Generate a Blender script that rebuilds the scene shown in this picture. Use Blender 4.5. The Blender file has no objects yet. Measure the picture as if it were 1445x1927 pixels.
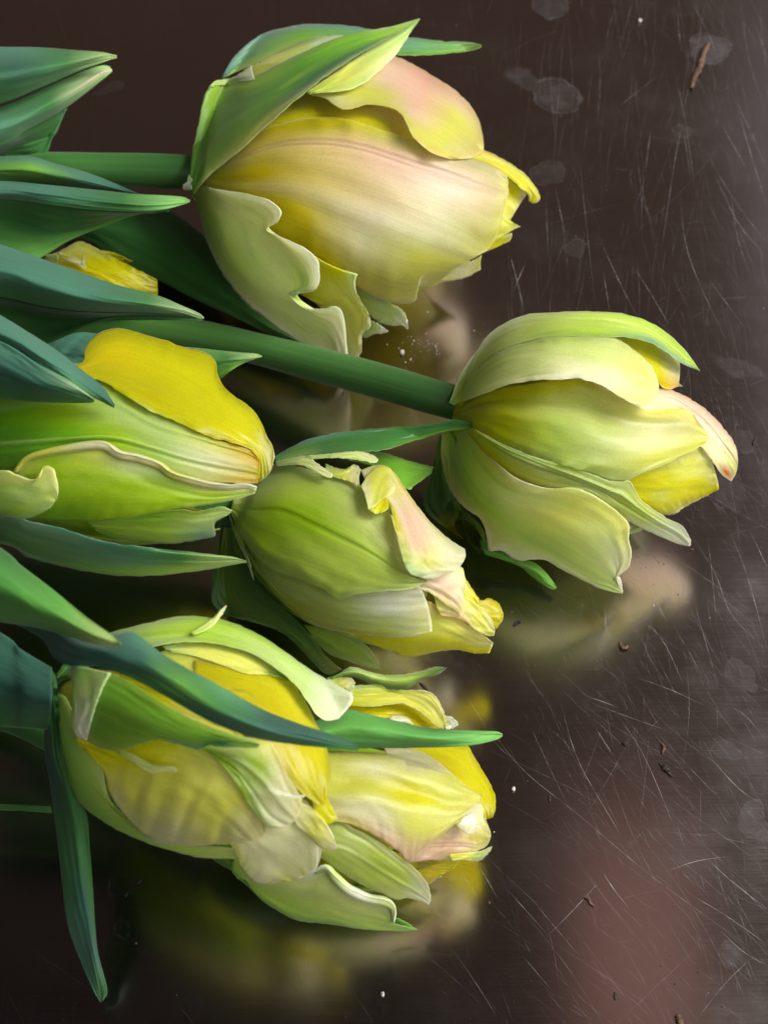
import bpy, math, random
import numpy as np
from mathutils import Vector, Matrix

random.seed(7)
rng = np.random.default_rng(7)
scene = bpy.context.scene
MM = 0.001

# ------------------------------------------------------------------ camera
PW, PH = 1445.0, 1927.0
VFOV = math.radians(36.0)
TILT = math.radians(30.0)
FPX = PH / 2 / math.tan(VFOV / 2)
DIST = 326.0                                   # mm from camera to the middle of the bunch
AIM = np.array([0.0, 0.0, 12.0])
CAM = AIM + DIST * np.array([0.0, -math.sin(TILT), math.cos(TILT)])
RIGHT = np.array([1.0, 0.0, 0.0])
UP = np.array([0.0, math.cos(TILT), math.sin(TILT)])
FWD = np.array([0.0, math.sin(TILT), -math.cos(TILT)])

cam_d = bpy.data.cameras.new("camera")
cam = bpy.data.objects.new("camera", cam_d)
scene.collection.objects.link(cam)
cam.location = Vector(CAM * MM)
cam.rotation_euler = (TILT, 0, 0)
cam_d.sensor_fit = 'VERTICAL'
cam_d.sensor_height = 24.0
cam_d.sensor_width = 24.0 * PW / PH
cam_d.lens = 12.0 / math.tan(VFOV / 2)
cam_d.clip_start = 0.01
cam_d.clip_end = 20
cam_d.dof.use_dof = True
cam_d.dof.focus_distance = 0.302
cam_d.dof.aperture_fstop = 18.0
scene.camera = cam

# ------------------------------------------------------------------ light
world = bpy.data.worlds.new("World")
scene.world = world
world.use_nodes = True
wn = world.node_tree
bg = wn.nodes["Background"]
# a dim brown room: the far right side, towards the window, a little lighter
w_tc = wn.nodes.new("ShaderNodeTexCoord")
w_sp = wn.nodes.new("ShaderNodeSeparateXYZ")
w_rp = wn.nodes.new("ShaderNodeValToRGB")
wn.links.new(w_tc.outputs['Generated'], w_sp.inputs[0])
w_m1 = wn.nodes.new("ShaderNodeMath"); w_m1.operation = 'MULTIPLY'; w_m1.inputs[1].default_value = 0.75
w_m2 = wn.nodes.new("ShaderNodeMath"); w_m2.operation = 'MULTIPLY_ADD'; w_m2.inputs[1].default_value = 0.22
wn.links.new(w_sp.outputs['Y'], w_m1.inputs[0])
wn.links.new(w_sp.outputs['X'], w_m2.inputs[0])
wn.links.new(w_m1.outputs[0], w_m2.inputs[2])
wn.links.new(w_m2.outputs[0], w_rp.inputs[0])
wn.links.new(w_rp.outputs[0], bg.inputs[0])
w_rp.color_ramp.elements[0].position = 0.06
w_rp.color_ramp.elements[0].color = (0.012, 0.011, 0.011, 1)
w_rp.color_ramp.elements[1].position = 0.58
w_rp.color_ramp.elements[1].color = (0.142, 0.092, 0.072, 1)
bg.inputs[1].default_value = 0.74


def area(name, loc, target, size, energy, color, size_y=None):
    d = bpy.data.lights.new(name, 'AREA')
    d.energy = energy
    d.color = color
    d.shape = 'RECTANGLE'
    d.size = size
    d.size_y = size_y or size
    o = bpy.data.objects.new(name, d)
    scene.collection.objects.link(o)
    o.location = loc
    o.rotation_euler = (Vector(target) - Vector(loc)).to_track_quat('-Z', 'Y').to_euler()
    return o


area("window_light", (0.77, 0.11, 0.80), (0.0, 0.0, 0.02), 0.52, 26.0, (1.0, 0.985, 0.955), 0.62)
area("fill_light", (0.74, -0.46, 0.74), (0.0, 0.0, 0.02), 0.70, 9.0, (1.0, 0.985, 0.96), 0.80)  # fill lamp, added to wrap more light round the petals
area("side_light", (-0.22, -0.72, 0.72), (-0.02, -0.05, 0.03), 0.60, 1.5, (0.95, 0.985, 1.0), 0.30)
area("edge_sheen_lamp", (0.47, 0.50, 0.80), (0.47, 0.50, 0.0), 0.28, 0.24, (0.80, 0.90, 1.0), 1.10)  # added lamp; its blurred reflection gives the cool sheen at the table's right edge
area("hand_stand_in_lamp", (0.125, 0.035, 0.48), (0.125, 0.035, 0.0), 0.062, 0.012, (1.0, 0.56, 0.46), 0.13)  # lamp added in place of a hand, for its pinkish reflection in the steel

scene.view_settings.view_transform = 'Standard'
scene.view_settings.look = 'None'
scene.view_settings.exposure = 0.06
scene.view_settings.gamma = 1.0
scene.cycles.use_denoising = True
scene.cycles.max_bounces = 7
scene.cycles.transmission_bounces = 8
scene.cycles.transparent_max_bounces = 16
scene.cycles.caustics_reflective = True
scene.cycles.blur_glossy = 1.0
scene.cycles.caustics_refractive = False


# ------------------------------------------------------------------ helpers
def lin(c):
    c = np.asarray(c, float) / 255.0
    return np.where(c <= 0.04045, c / 12.92, ((c + 0.055) / 1.055) ** 2.4)


def rays(p):
    p = np.asarray(p, float)
    dx = (p[..., 0] - PW / 2) / FPX
    dy = (PH / 2 - p[..., 1]) / FPX
    return FWD + dx[..., None] * RIGHT + dy[..., None] * UP      # unit view depth


def at_height(p, h):
    """pixel -> the point of its ray at h mm above the table"""
    r = rays(p)
    s = (np.asarray(h, float) - CAM[2]) / r[..., 2]
    return CAM + r * s[..., None]


def at_depth(p, d):
    return CAM + rays(p) * np.asarray(d, float)[..., None]


ZOOM = {'A': (320, 0, 1.953), 'B': (760, 540, 2.109), 'C': (380, 760, 2.408), 'D': (60, 1120, 1.571),
        'E': (0, 560, 2.676), 'F': (0, 60, 2.779), 'G': (0, 980, 2.035), 'H': (60, 1130, 3.141),
        'K': (560, 1230, 3.44), 'X': (0, 0, 1.0), 'R': (900, 0, 2.651), 'S': (800, 1000, 2.079)}


def pts(z, text, dflt=0.0):
    """'x,y[,z] x,y ...' read off an enlarged part of the photograph -> photo pixels (+ mm)"""
    ox, oy, s = ZOOM[z]
    out = []
    for w in text.split():
        v = [float(q) for q in w.split(',')]
        out.append((ox + v[0] / s, oy + v[1] / s, v[2] if len(v) > 2 else dflt))
    return np.array(out)


def crom(P, u):
    """Catmull-Rom through rows of P at parameters u in 0..n-1"""
    P = np.asarray(P, float)
    n = len(P)
    if n == 1:
        return np.repeat(P, len(u), 0)
    Q = np.concatenate([[2 * P[0] - P[1]], P, [2 * P[-1] - P[-2]]])
    i = np.clip(np.floor(u).astype(int), 0, n - 2)
    f = (u - i)
    f = f.reshape(f.shape + (1,) * (P.ndim - 1))
    a, b, c, d = Q[i], Q[i + 1], Q[i + 2], Q[i + 3]
    return 0.5 * ((2 * b) + (c - a) * f + (2 * a - 5 * b + 4 * c - d) * f ** 2 + (3 * b - a - 3 * c + d) * f ** 3)


def resample(P, n):
    dense = crom(P, np.linspace(0, len(P) - 1, 40 * len(P)))
    L = np.r_[0, np.cumsum(np.hypot(*np.diff(dense[:, :2], axis=0).T) + 1e-6)]
    s = np.linspace(0, L[-1], n)
    return np.stack([np.interp(s, L, dense[:, k]) for k in range(3)], 1)


class Body:
    """the rounded volume of one flower head: axis in photo pixels, heights in mm, radius in pixels"""
    PROF = ([-.2, 0, .06, .15, .3, .45, .6, .75, .9, 1.0, 1.15], [.06, .16, .42, .70, .93, 1, .98, .88, .68, .50, .30])

    def __init__(s, z, base, tip, hb, ht, R):
        if len(Body.PROF[0]) < 50:                          # smooth the profile once
            u = np.linspace(0, len(Body.PROF[0]) - 1, 300)
            q = crom(np.array(Body.PROF).T, u)
            q[:, 1] = np.convolve(np.pad(q[:, 1], 12, mode='edge'), np.ones(25) / 25, 'valid')
            Body.PROF = (q[:, 0], q[:, 1])
        s.b = pts(z, base)[0, :2]
        s.t = pts(z, tip)[0, :2]
        s.hb, s.ht, s.R = hb, ht, R
        s.db = (at_height(s.b, hb) - CAM) @ FWD
        s.dt = (at_height(s.t, ht) - CAM) @ FWD

    def place(s, p, k=1.0, dz=0.0):
        ax = s.t - s.b
        L = np.hypot(*ax)
        e = ax / L
        q = p[..., :2] - s.b
        t = (q @ e) / L
        d = np.abs(q[..., 0] * -e[1] + q[..., 1] * e[0])
        R = np.interp(t, *s.PROF) * s.R * k
        x = d / R
        f = np.where(x < .88, np.sqrt(np.clip(1 - x * x, 0, 1)), .475 - 1.35 * (x - .88))
        f = np.maximum(f, -.55)
        tc = np.clip(t, -.1, 1.1)
        dep = s.db + (s.dt - s.db) * tc
        px = dep / FPX
        dep = dep - f * R * px - dz
        return at_depth(p, dep)

    def rev(s, t, phi, k):
        """a point on the round body; phi 90 deg faces the camera"""
        ax = s.t - s.b
        e = ax / np.hypot(*ax)
        nrm = np.array([-e[1], e[0]])
        R = np.interp(t, *s.PROF) * s.R * k
        p = s.b + ax * np.asarray(t)[..., None] + nrm * (R * np.cos(phi))[..., None]
        dep = s.db + (s.dt - s.db) * t
        return at_depth(p, dep - R * np.sin(phi) * dep / FPX)


def wave(x, seed, n=4, f0=1.0):
    r = np.random.default_rng(seed)
    y = 0
    for i in range(n):
        y = y + np.sin(x * 2 * np.pi * f0 * (1 + i * r.uniform(.6, 1.1)) + r.uniform(0, 6.3)) / (1 + .6 * i)
    return y / n * 1.6


def grid_colors(C, S, T):
    """C: one row of colours along the length, or several such rows from one edge to the other"""
    if not isinstance(C[0][0], (tuple, list)):
        C = [C]
    rows = []
    for row in C:
        a = np.array([lin(c) for c in row])
        x = np.linspace(0, 1, len(a))
        rows.append(np.stack([np.interp(S[:, 0], x, a[:, k]) for k in range(3)], 1))
    rows = np.array(rows)
    if len(rows) == 1:
        return np.repeat(rows[0][:, None, :], S.shape[1], 1)
    x = np.linspace(0, 1, len(rows))
    out = np.zeros(S.shape + (3,))
    for k in range(3):
        for j in range(S.shape[1]):
            w = T[0, j]
            i = min(int(w * (len(rows) - 1)), len(rows) - 2)
            f = w * (len(rows) - 1) - i
            f = f * f * (3 - 2 * f)
            out[:, j, k] = rows[i, :, k] * (1 - f) + rows[i + 1, :, k] * f
    return out


def patch(z, rails, col, body=None, k=1.0, dz=0.0, h=0.0, ns=56, nt=30, ruf=0.0, rf=5.0, curl=(0, 0, 0),
          rib=None, edge=None, bow=0.0, crease=False, pleat=None, spleat=None, seed=1, rag=0.0, jag=2.2, streak=None, spot=None):
    """one curved sheet through a few lengthwise curves; returns points, uv, colours"""
    rr = [resample(pts(z, t, 0.0 if body else h), ns) for t in rails]
    rr = np.array(rr)                                       # rails, ns, 3
    T1 = np.linspace(0, 1, nt)
    if crease:
        x = T1 * (len(rr) - 1)
        i = np.clip(np.floor(x).astype(int), 0, len(rr) - 2)
        f = (x - i)[:, None, None]
        G = rr[i] * (1 - f) + rr[i + 1] * f
    else:
        G = crom(rr, T1 * (len(rr) - 1))
    G = np.transpose(G, (1, 0, 2)).copy()                   # ns, nt, 3
    S, T = np.meshgrid(np.linspace(0, 1, ns), T1, indexing='ij')
    if rag:                                                 # slightly uneven outline at the far end
        d = G[-1] - G[-3]
        d = d / (np.linalg.norm(d[:, :2], axis=1, keepdims=True) + 1e-6)
        G[..., :2] += (S ** 8)[..., None] * (rag * wave(T, seed + 5, 5, 2.5))[..., None] * d[None, :, :2]
    if body:                                                # petals never have a ruler-clean outline
        for j, a in ((0, 1), (-1, -2)):
            d = G[:, j, :2] - G[:, a, :2]
            d = d / (np.linalg.norm(d, axis=1, keepdims=True) + 1e-6)
            w_ = (np.clip(1 - (T if j == 0 else 1 - T) / .12, 0, 1) ** 2 * np.clip(S * 5, 0, 1) * np.clip((1 - S) * 8, 0, 1))
            G[..., :2] += (w_ * jag * (.6 * wave(S, seed + 21 + j, 5, 7) + .4 * wave(S, seed + 31 + j, 4, 17)))[..., None] * d[:, None, :]
    lift = np.zeros_like(S)
    e0, e1 = np.clip(1 - T / .28, 0, 1) ** 2, np.clip(1 - (1 - T) / .28, 0, 1) ** 2
    se = np.clip((S - .12) / .3, 0, 1)
    lift += curl[0] * e0 * se + curl[1] * e1 * se + curl[2] * np.clip((S - .72) / .28, 0, 1) ** 2
    if ruf:
        lift += ruf * (e0 * wave(S, seed, 4, rf) + e1 * wave(S, seed + 1, 4, rf)) * se
        lift += ruf * .8 * np.clip((S - .8) / .2, 0, 1) ** 2 * wave(T, seed + 2, 4, rf * .6)
    lift += .22 * wave(S * .9 + T * .7, seed + 9, 3, 1.3) + .15 * wave(T * 1.1 - S * .4, seed + 11, 3, 2.1)
    lift += .07 * wave(T + .12 * S, seed + 41, 5, 4.5) * np.sin(np.pi * np.clip(S, 0, 1)) ** .5 + .08 * wave(S * 1.3 - T * .8, seed + 43, 4, 1.9)
    if bow:
        lift += bow * np.sin(T * np.pi)
    C = grid_colors(col, S, T)
    if streak:                                              # soft green flames running along the petal
        for (c, st, f0, s0, s1) in (streak if isinstance(streak, list) else [streak]):
            n = .5 + .5 * wave(T + .05 * wave(S, seed + 51, 3, 1.2), seed + 53, 5, f0)
            env = np.clip((S - s0) / .2, 0, 1) * np.clip((s1 - S) / .25, 0, 1)
            m = np.clip((n * (.75 + .35 * wave(S + T * .6, seed + 55, 3, 1.5)) - .42) * 2.2, 0, 1) * env
            C += (lin(c) - C) * (st * m)[..., None]
    if spot:
        s0, t0, rs, rt, c, st = spot
        C += (lin(c) - C) * (st * np.exp(-((S - s0) / rs) ** 2 - ((T - t0) / rt) ** 2))[..., None]
    if rib:
        for (t0, w, amp, c, st) in (rib if isinstance(rib, list) else [rib]):
            g = np.exp(-((T - t0) / w) ** 2) * np.clip(S * 4, 0, 1) * np.clip((1.04 - S) * 5, 0, 1)
            lift += amp * g
            if c is not None:
                C += (lin(c) - C) * (st * g)[..., None]
    if pleat:
        n, amp, s0 = pleat
        lift += amp * np.clip((S - s0) / (1 - s0), 0, 1) * np.sin(2 * np.pi * n * (T + .06 * np.sin(9 * T)) + .7 * wave(T, seed, 3, 1))
    if spleat:                                              # folds running from one edge to the other
        n, amp, s0, s1 = spleat
        g = np.clip((S - s0) / .1, 0, 1) * np.clip((s1 - S) / .1, 0, 1) * np.clip((T - .25) / .6, 0, 1)
        lift += amp * g * np.sin(2 * np.pi * n * (S - .10 * T + .06 * wave(S, seed, 4, 1.7)))
    if edge:
        c, w, st = edge[:3]
        sd = edge[3] if len(edge) > 3 else 'lre'
        m = np.zeros_like(S)
        if 'l' in sd:
            m = np.maximum(m, np.exp(-(T / w) ** 2) * np.clip(S * 3, 0, 1))
        if 'r' in sd:
            m = np.maximum(m, np.exp(-((1 - T) / w) ** 2) * np.clip(S * 3, 0, 1))
        if 'e' in sd:
            m = np.maximum(m, np.exp(-((1 - S) / w) ** 2))
        C += (lin(c) - C) * (.6 * st * m)[..., None]
    if body:
        X = body.place(G, k, dz + G[..., 2] + lift)
    else:
        X = at_height(G[..., :2], G[..., 2] + lift)
    low = X[..., 2] < .7                                    # nothing sinks into the table
    if low.any():
        X[low] = at_height(G[low][:, :2], np.full(low.sum(), .7) + .15 * (1 - np.exp(X[low][:, 2] - .7)))
    return X, np.stack([T, S], -1), C


def back_patch(body, phi0, w, k, col, ns=30, nt=16, t0=0.0, t1=1.0, seed=0):
    """a petal wrapped round the body at angle phi0 (degrees), e.g. the side that lies on the table"""
    S, T = np.meshgrid(np.linspace(0, 1, ns), np.linspace(-1, 1, nt), indexing='ij')
    width = np.sin(np.clip(S * .93 + .07, 0, 1) ** .8 * np.pi) ** .55 * (1 - .1 * S)
    phi = np.radians(phi0) + np.radians(w) * T * width
    t = t0 + (t1 - t0) * (S - .08 * T * T * S)
    X = body.rev(t, phi, k * (1 + .03 * wave(S * 2 + T, seed, 3, 1)))
    X[..., 2] = np.maximum(X[..., 2], .7)
    return X, np.stack([T * .5 + .5, S], -1), grid_colors(col, S, T * .5 + .5)


def roll(z, path, body, k, dz, r, col, n=14, ns=60):
    """a rolled-over rim along a petal edge"""
    g = resample(pts(z, path), ns)
    P = body.place(g, k, dz + g[:, 2])
    s_ = np.linspace(0, 1, ns)
    rad = r * np.clip(np.sin(np.pi * np.clip(s_, .03, .97)) ** .5, .12, 1) * (1 + .15 * wave(s_, int(g[0, 0]) % 97, 3, 1.5))
    return tube(P, rad, col, n)


def tube(path, radii, col, n=20, bumps=0.0):
    P = np.asarray(path, float)
    m = len(P)
    tan = np.gradient(P, axis=0)
    tan /= np.linalg.norm(tan, axis=1, keepdims=True)
    ref = np.array([0.0, 0.0, 1.0])
    a = np.cross(tan, ref)
    a /= np.linalg.norm(a, axis=1, keepdims=True)
    b = np.cross(tan, a)
    th = np.linspace(0, 2 * np.pi, n + 1)
    X = P[:, None] + np.asarray(radii)[:, None, None] * (np.cos(th)[None, :, None] * a[:, None] + np.sin(th)[None, :, None] * b[:, None])
    S, T = np.meshgrid(np.linspace(0, 1, m), np.linspace(0, 1, n + 1), indexing='ij')
    return X, np.stack([T, S], -1), grid_colors(col, S, T)


def build(name, patches, mat, parent=None, thick=0.4):
    V, Fc, UV, COL = [], [], [], []
    off = 0
    for X, uv, C in patches:
        ns, nt = X.shape[:2]
        V.append(X.reshape(-1, 3))
        UV.append(uv.reshape(-1, 2))
        COL.append(np.clip(C.reshape(-1, 3), 0, 1))
        i = np.arange(ns * nt).reshape(ns, nt) + off
        q = np.stack([i[:-1, :-1], i[1:, :-1], i[1:, 1:], i[:-1, 1:]], -1).reshape(-1, 4)
        # make the face side look at the camera
        v = X.reshape(-1, 3)
        mid = q[len(q) // 2] - off
        nrm = np.cross(v[mid[1]] - v[mid[0]], v[mid[3]] - v[mid[0]])
        if nrm @ (CAM - v[mid[0]]) < 0:
            q = q[:, ::-1]
        Fc.append(q)
        off += ns * nt
    V, Fc, UV, COL = np.concatenate(V), np.concatenate(Fc), np.concatenate(UV), np.concatenate(COL)
    origin = V.mean(0) if parent is None else np.zeros(3)
    me = bpy.data.meshes.new(name)
    me.from_pydata(((V - origin) * MM).tolist(), [], Fc.tolist())
    me.update()
    loops = np.zeros(len(me.loops), int)
    me.loops.foreach_get("vertex_index", loops)
    uvl = me.uv_layers.new(name="UVMap")
    uvl.data.foreach_set("uv", UV[loops].ravel())
    ca = me.color_attributes.new(name="Col", type='FLOAT_COLOR', domain='POINT')
    ca.data.foreach_set("color", np.c_[COL, np.ones(len(COL))].ravel())
    me.polygons.foreach_set("use_smooth", np.ones(len(me.polygons), bool))
    me.materials.append(mat)
    o = bpy.data.objects.new(name, me)
    scene.collection.objects.link(o)
    if parent is not None:
        o.parent = parent
        o.matrix_parent_inverse = Matrix.Translation(-parent.location)
    else:
        o.location = Vector(origin * MM)
    if thick:
        m = o.modifiers.new("thickness", 'SOLIDIFY')
        m.thickness = thick * MM
        m.offset = -1
        w = .15 + .85 * np.clip(np.minimum(UV[:, 0], 1 - UV[:, 0]) / .22, 0, 1) * np.clip((1 - UV[:, 1]) / .22, 0, 1)
        vg = o.vertex_groups.new(name="thickness")
        lev = np.round(w * 12).astype(int)
        for q in np.unique(lev):
            vg.add(np.nonzero(lev == q)[0].tolist(), q / 12.0, 'REPLACE')
        m.vertex_group = "thickness"
    return o


def thing(name, label, cat, loc, group=None):
    o = bpy.data.objects.new(name, None)
    scene.collection.objects.link(o)
    o.location = Vector(np.asarray(loc) * MM)
    o.empty_display_size = .01
    o["label"] = label
    o["category"] = cat
    if group:
        o["group"] = group
    return o


def tag(o, label, cat, group=None):
    o["label"] = label
    o["category"] = cat
    if group:
        o["group"] = group


# ------------------------------------------------------------------ materials
def new_mat(name):
    m = bpy.data.materials.new(name)
    m.use_nodes = True
    nt = m.node_tree
    nt.nodes.clear()
    return m, nt.nodes, nt.links


def plant_material(name, rough, trans, veins, vein_amt, bump, spec=.35, satur=1.15, sss=0.0):
    m, N, Lk = new_mat(name)
    out = N.new("ShaderNodeOutputMaterial")
    att = N.new("ShaderNodeAttribute"); att.attribute_name = "Col"
    uv = N.new("ShaderNodeUVMap")
    mp = N.new("ShaderNodeMapping"); mp.inputs['Scale'].default_value = (veins, 1.6, 1)
    Lk.new(uv.outputs[0], mp.inputs[0])
    warp = N.new("ShaderNodeTexNoise"); warp.inputs['Scale'].default_value = 3.0
    Lk.new(uv.outputs[0], warp.inputs['Vector'])
    add = N.new("ShaderNodeMixRGB"); add.blend_type = 'LINEAR_LIGHT'; add.inputs[0].default_value = .5
    Lk.new(mp.outputs[0], add.inputs[1]); Lk.new(warp.outputs['Color'], add.inputs[2])
    st = N.new("ShaderNodeTexNoise"); st.inputs['Scale'].default_value = 1.0; st.inputs['Detail'].default_value = 4; st.inputs['Roughness'].default_value = .62
    Lk.new(add.outputs[0], st.inputs['Vector'])
    geo = N.new("ShaderNodeTexCoord")
    bl = N.new("ShaderNodeTexNoise"); bl.inputs['Scale'].default_value = 70; bl.inputs['Detail'].default_value = 3
    Lk.new(geo.outputs['Object'], bl.inputs['Vector'])
    sp = N.new("ShaderNodeTexNoise"); sp.inputs['Scale'].default_value = 2200; sp.inputs['Detail'].default_value = 2
    Lk.new(geo.outputs['Object'], sp.inputs['Vector'])

    def mul(src, tex, lo, hi):
        mr = N.new("ShaderNodeMapRange"); mr.inputs[1].default_value = .28; mr.inputs[2].default_value = .72
        mr.inputs[3].default_value = lo; mr.inputs[4].default_value = hi
        Lk.new(tex.outputs['Fac'], mr.inputs[0])
        mx = N.new("ShaderNodeMixRGB"); mx.blend_type = 'MULTIPLY'; mx.inputs[0].default_value = 1
        Lk.new(src, mx.inputs[1]); Lk.new(mr.outputs[0], mx.inputs[2])
        return mx.outputs[0]
    c = mul(att.outputs['Color'], st, 1 - vein_amt, 1 + vein_amt * .8)
    c = mul(c, bl, .90, 1.07)
    c = mul(c, sp, .94, 1.05)
    bm = N.new("ShaderNodeBump"); bm.inputs['Strength'].default_value = bump; bm.inputs['Distance'].default_value = .0004
    Lk.new(st.outputs['Fac'], bm.inputs['Height'])
    b2 = N.new("ShaderNodeBump"); b2.inputs['Strength'].default_value = .12; b2.inputs['Distance'].default_value = .0001
    Lk.new(sp.outputs['Fac'], b2.inputs['Height']); Lk.new(bm.outputs[0], b2.inputs['Normal'])
    pr = N.new("ShaderNodeBsdfPrincipled")
    Lk.new(c, pr.inputs['Base Color'])
    pr.inputs['Roughness'].default_value = rough
    pr.inputs['Specular IOR Level'].default_value = spec
    if sss:
        pr.inputs['Subsurface Weight'].default_value = sss
        pr.inputs['Subsurface Radius'].default_value = (1.0, .95, .75)
        pr.inputs['Subsurface Scale'].default_value = .004
    pr.inputs['Sheen Weight'].default_value = .12
    pr.inputs['Sheen Roughness'].default_value = .4
    Lk.new(b2.outputs[0], pr.inputs['Normal'])
    hs = N.new("ShaderNodeHueSaturation"); hs.inputs['Saturation'].default_value = satur; hs.inputs['Value'].default_value = 1.0
    Lk.new(c, hs.inputs['Color'])
    if sss:
        Lk.new(hs.outputs[0], pr.inputs['Base Color'])
    tr = N.new("ShaderNodeBsdfTranslucent")
    Lk.new(hs.outputs[0], tr.inputs['Color']); Lk.new(b2.outputs[0], tr.inputs['Normal'])
    mx = N.new("ShaderNodeMixShader"); mx.inputs[0].default_value = trans
    Lk.new(pr.outputs[0], mx.inputs[1]); Lk.new(tr.outputs[0], mx.inputs[2])
    Lk.new(mx.outputs[0], out.inputs['Surface'])
    return m


M_petal = plant_material("petal", .40, .35, 95, .09, .13, satur=1.12, sss=.8)
M_sepal = plant_material("sepal", .40, .3, 95, .09, .13, satur=1.06, sss=.6)
M_leaf = plant_material("leaf", .58, .16, 75, .16, .34, spec=.28, satur=1.05)
M_stem = plant_material("stem", .5, .04, 26, .14, .30, spec=.35)


def simple_mat(name, col, rough=.8, var=.5, scale=900):
    m, N, Lk = new_mat(name)
    out = N.new("ShaderNodeOutputMaterial")
    pr = N.new("ShaderNodeBsdfPrincipled")
    g = N.new("ShaderNodeTexCoord")
    t = N.new("ShaderNodeTexNoise"); t.inputs['Scale'].default_value = scale; t.inputs['Detail'].default_value = 4
    Lk.new(g.outputs['Object'], t.inputs['Vector'])
    r = N.new("ShaderNodeValToRGB")
    a = lin(col)
    r.color_ramp.elements[0].position = .3; r.color_ramp.elements[1].position = .7
    r.color_ramp.elements[0].color = (*(a * (1 - var)), 1)
    r.color_ramp.elements[1].color = (*np.clip(a * (1 + var), 0, 1), 1)
    Lk.new(t.outputs['Fac'], r.inputs[0]); Lk.new(r.outputs[0], pr.inputs['Base Color'])
    pr.inputs['Roughness'].default_value = rough
    Lk.new(pr.outputs[0], out.inputs['Surface'])
    return m


M_bark = simple_mat("dry_brown_scrap", (74, 54, 40), .9, .7)
M_dark = simple_mat("dark_dirt", (38, 30, 25), .9, .5)
M_white = simple_mat("white_crumb", (215, 210, 200), .8, .15)

# stains: x, y in photo pixels, radius px, stretch, turn, strength of film, strength of rim
STAINS = [(1333, 92, 37, .9, .3, .55, .5), (1048, 182, 46, .8, .9, .34, .45), (985, 150, 42, .45, .7, .30, .1),
          (1036, 8, 30, 1, 0, .34, .5), (1030, 325, 34, .8, 0, .22, .25), (1086, 466, 19, 1, 0, .18, .4),
          (1285, 249, 15, 1, 0, .2, .3), (852, 1690, 42, .85, .5, .0, .30), (1376, 1797, 24, .8, .2, .35, .3),
          (1415, 1542, 26, 1.2, 0, .40, .4), (1392, 1270, 36, .6, 1.2, .25, .3), (1370, 1410, 30, .6, .4, .22, .35),
          (1385, 690, 60, .3, .45, .28, .05), (226, 1665, 20, .9, .3, .0, .2), (232, 1752, 15, .9, .2, .0, .2),
          (1430, 1120, 40, .5, 1.3, .3, .1), (1335, 1280, 12, 1, 0, .1, .4), (205, 165, 30, .35, -.5, .12, .15),
          (1370, 920, 50, .5, 1.2, .2, .15), (1395, 830, 26, .8, .5, .2, .3), (960, 1660, 20, .5, .2, .1, .1)]


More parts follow.
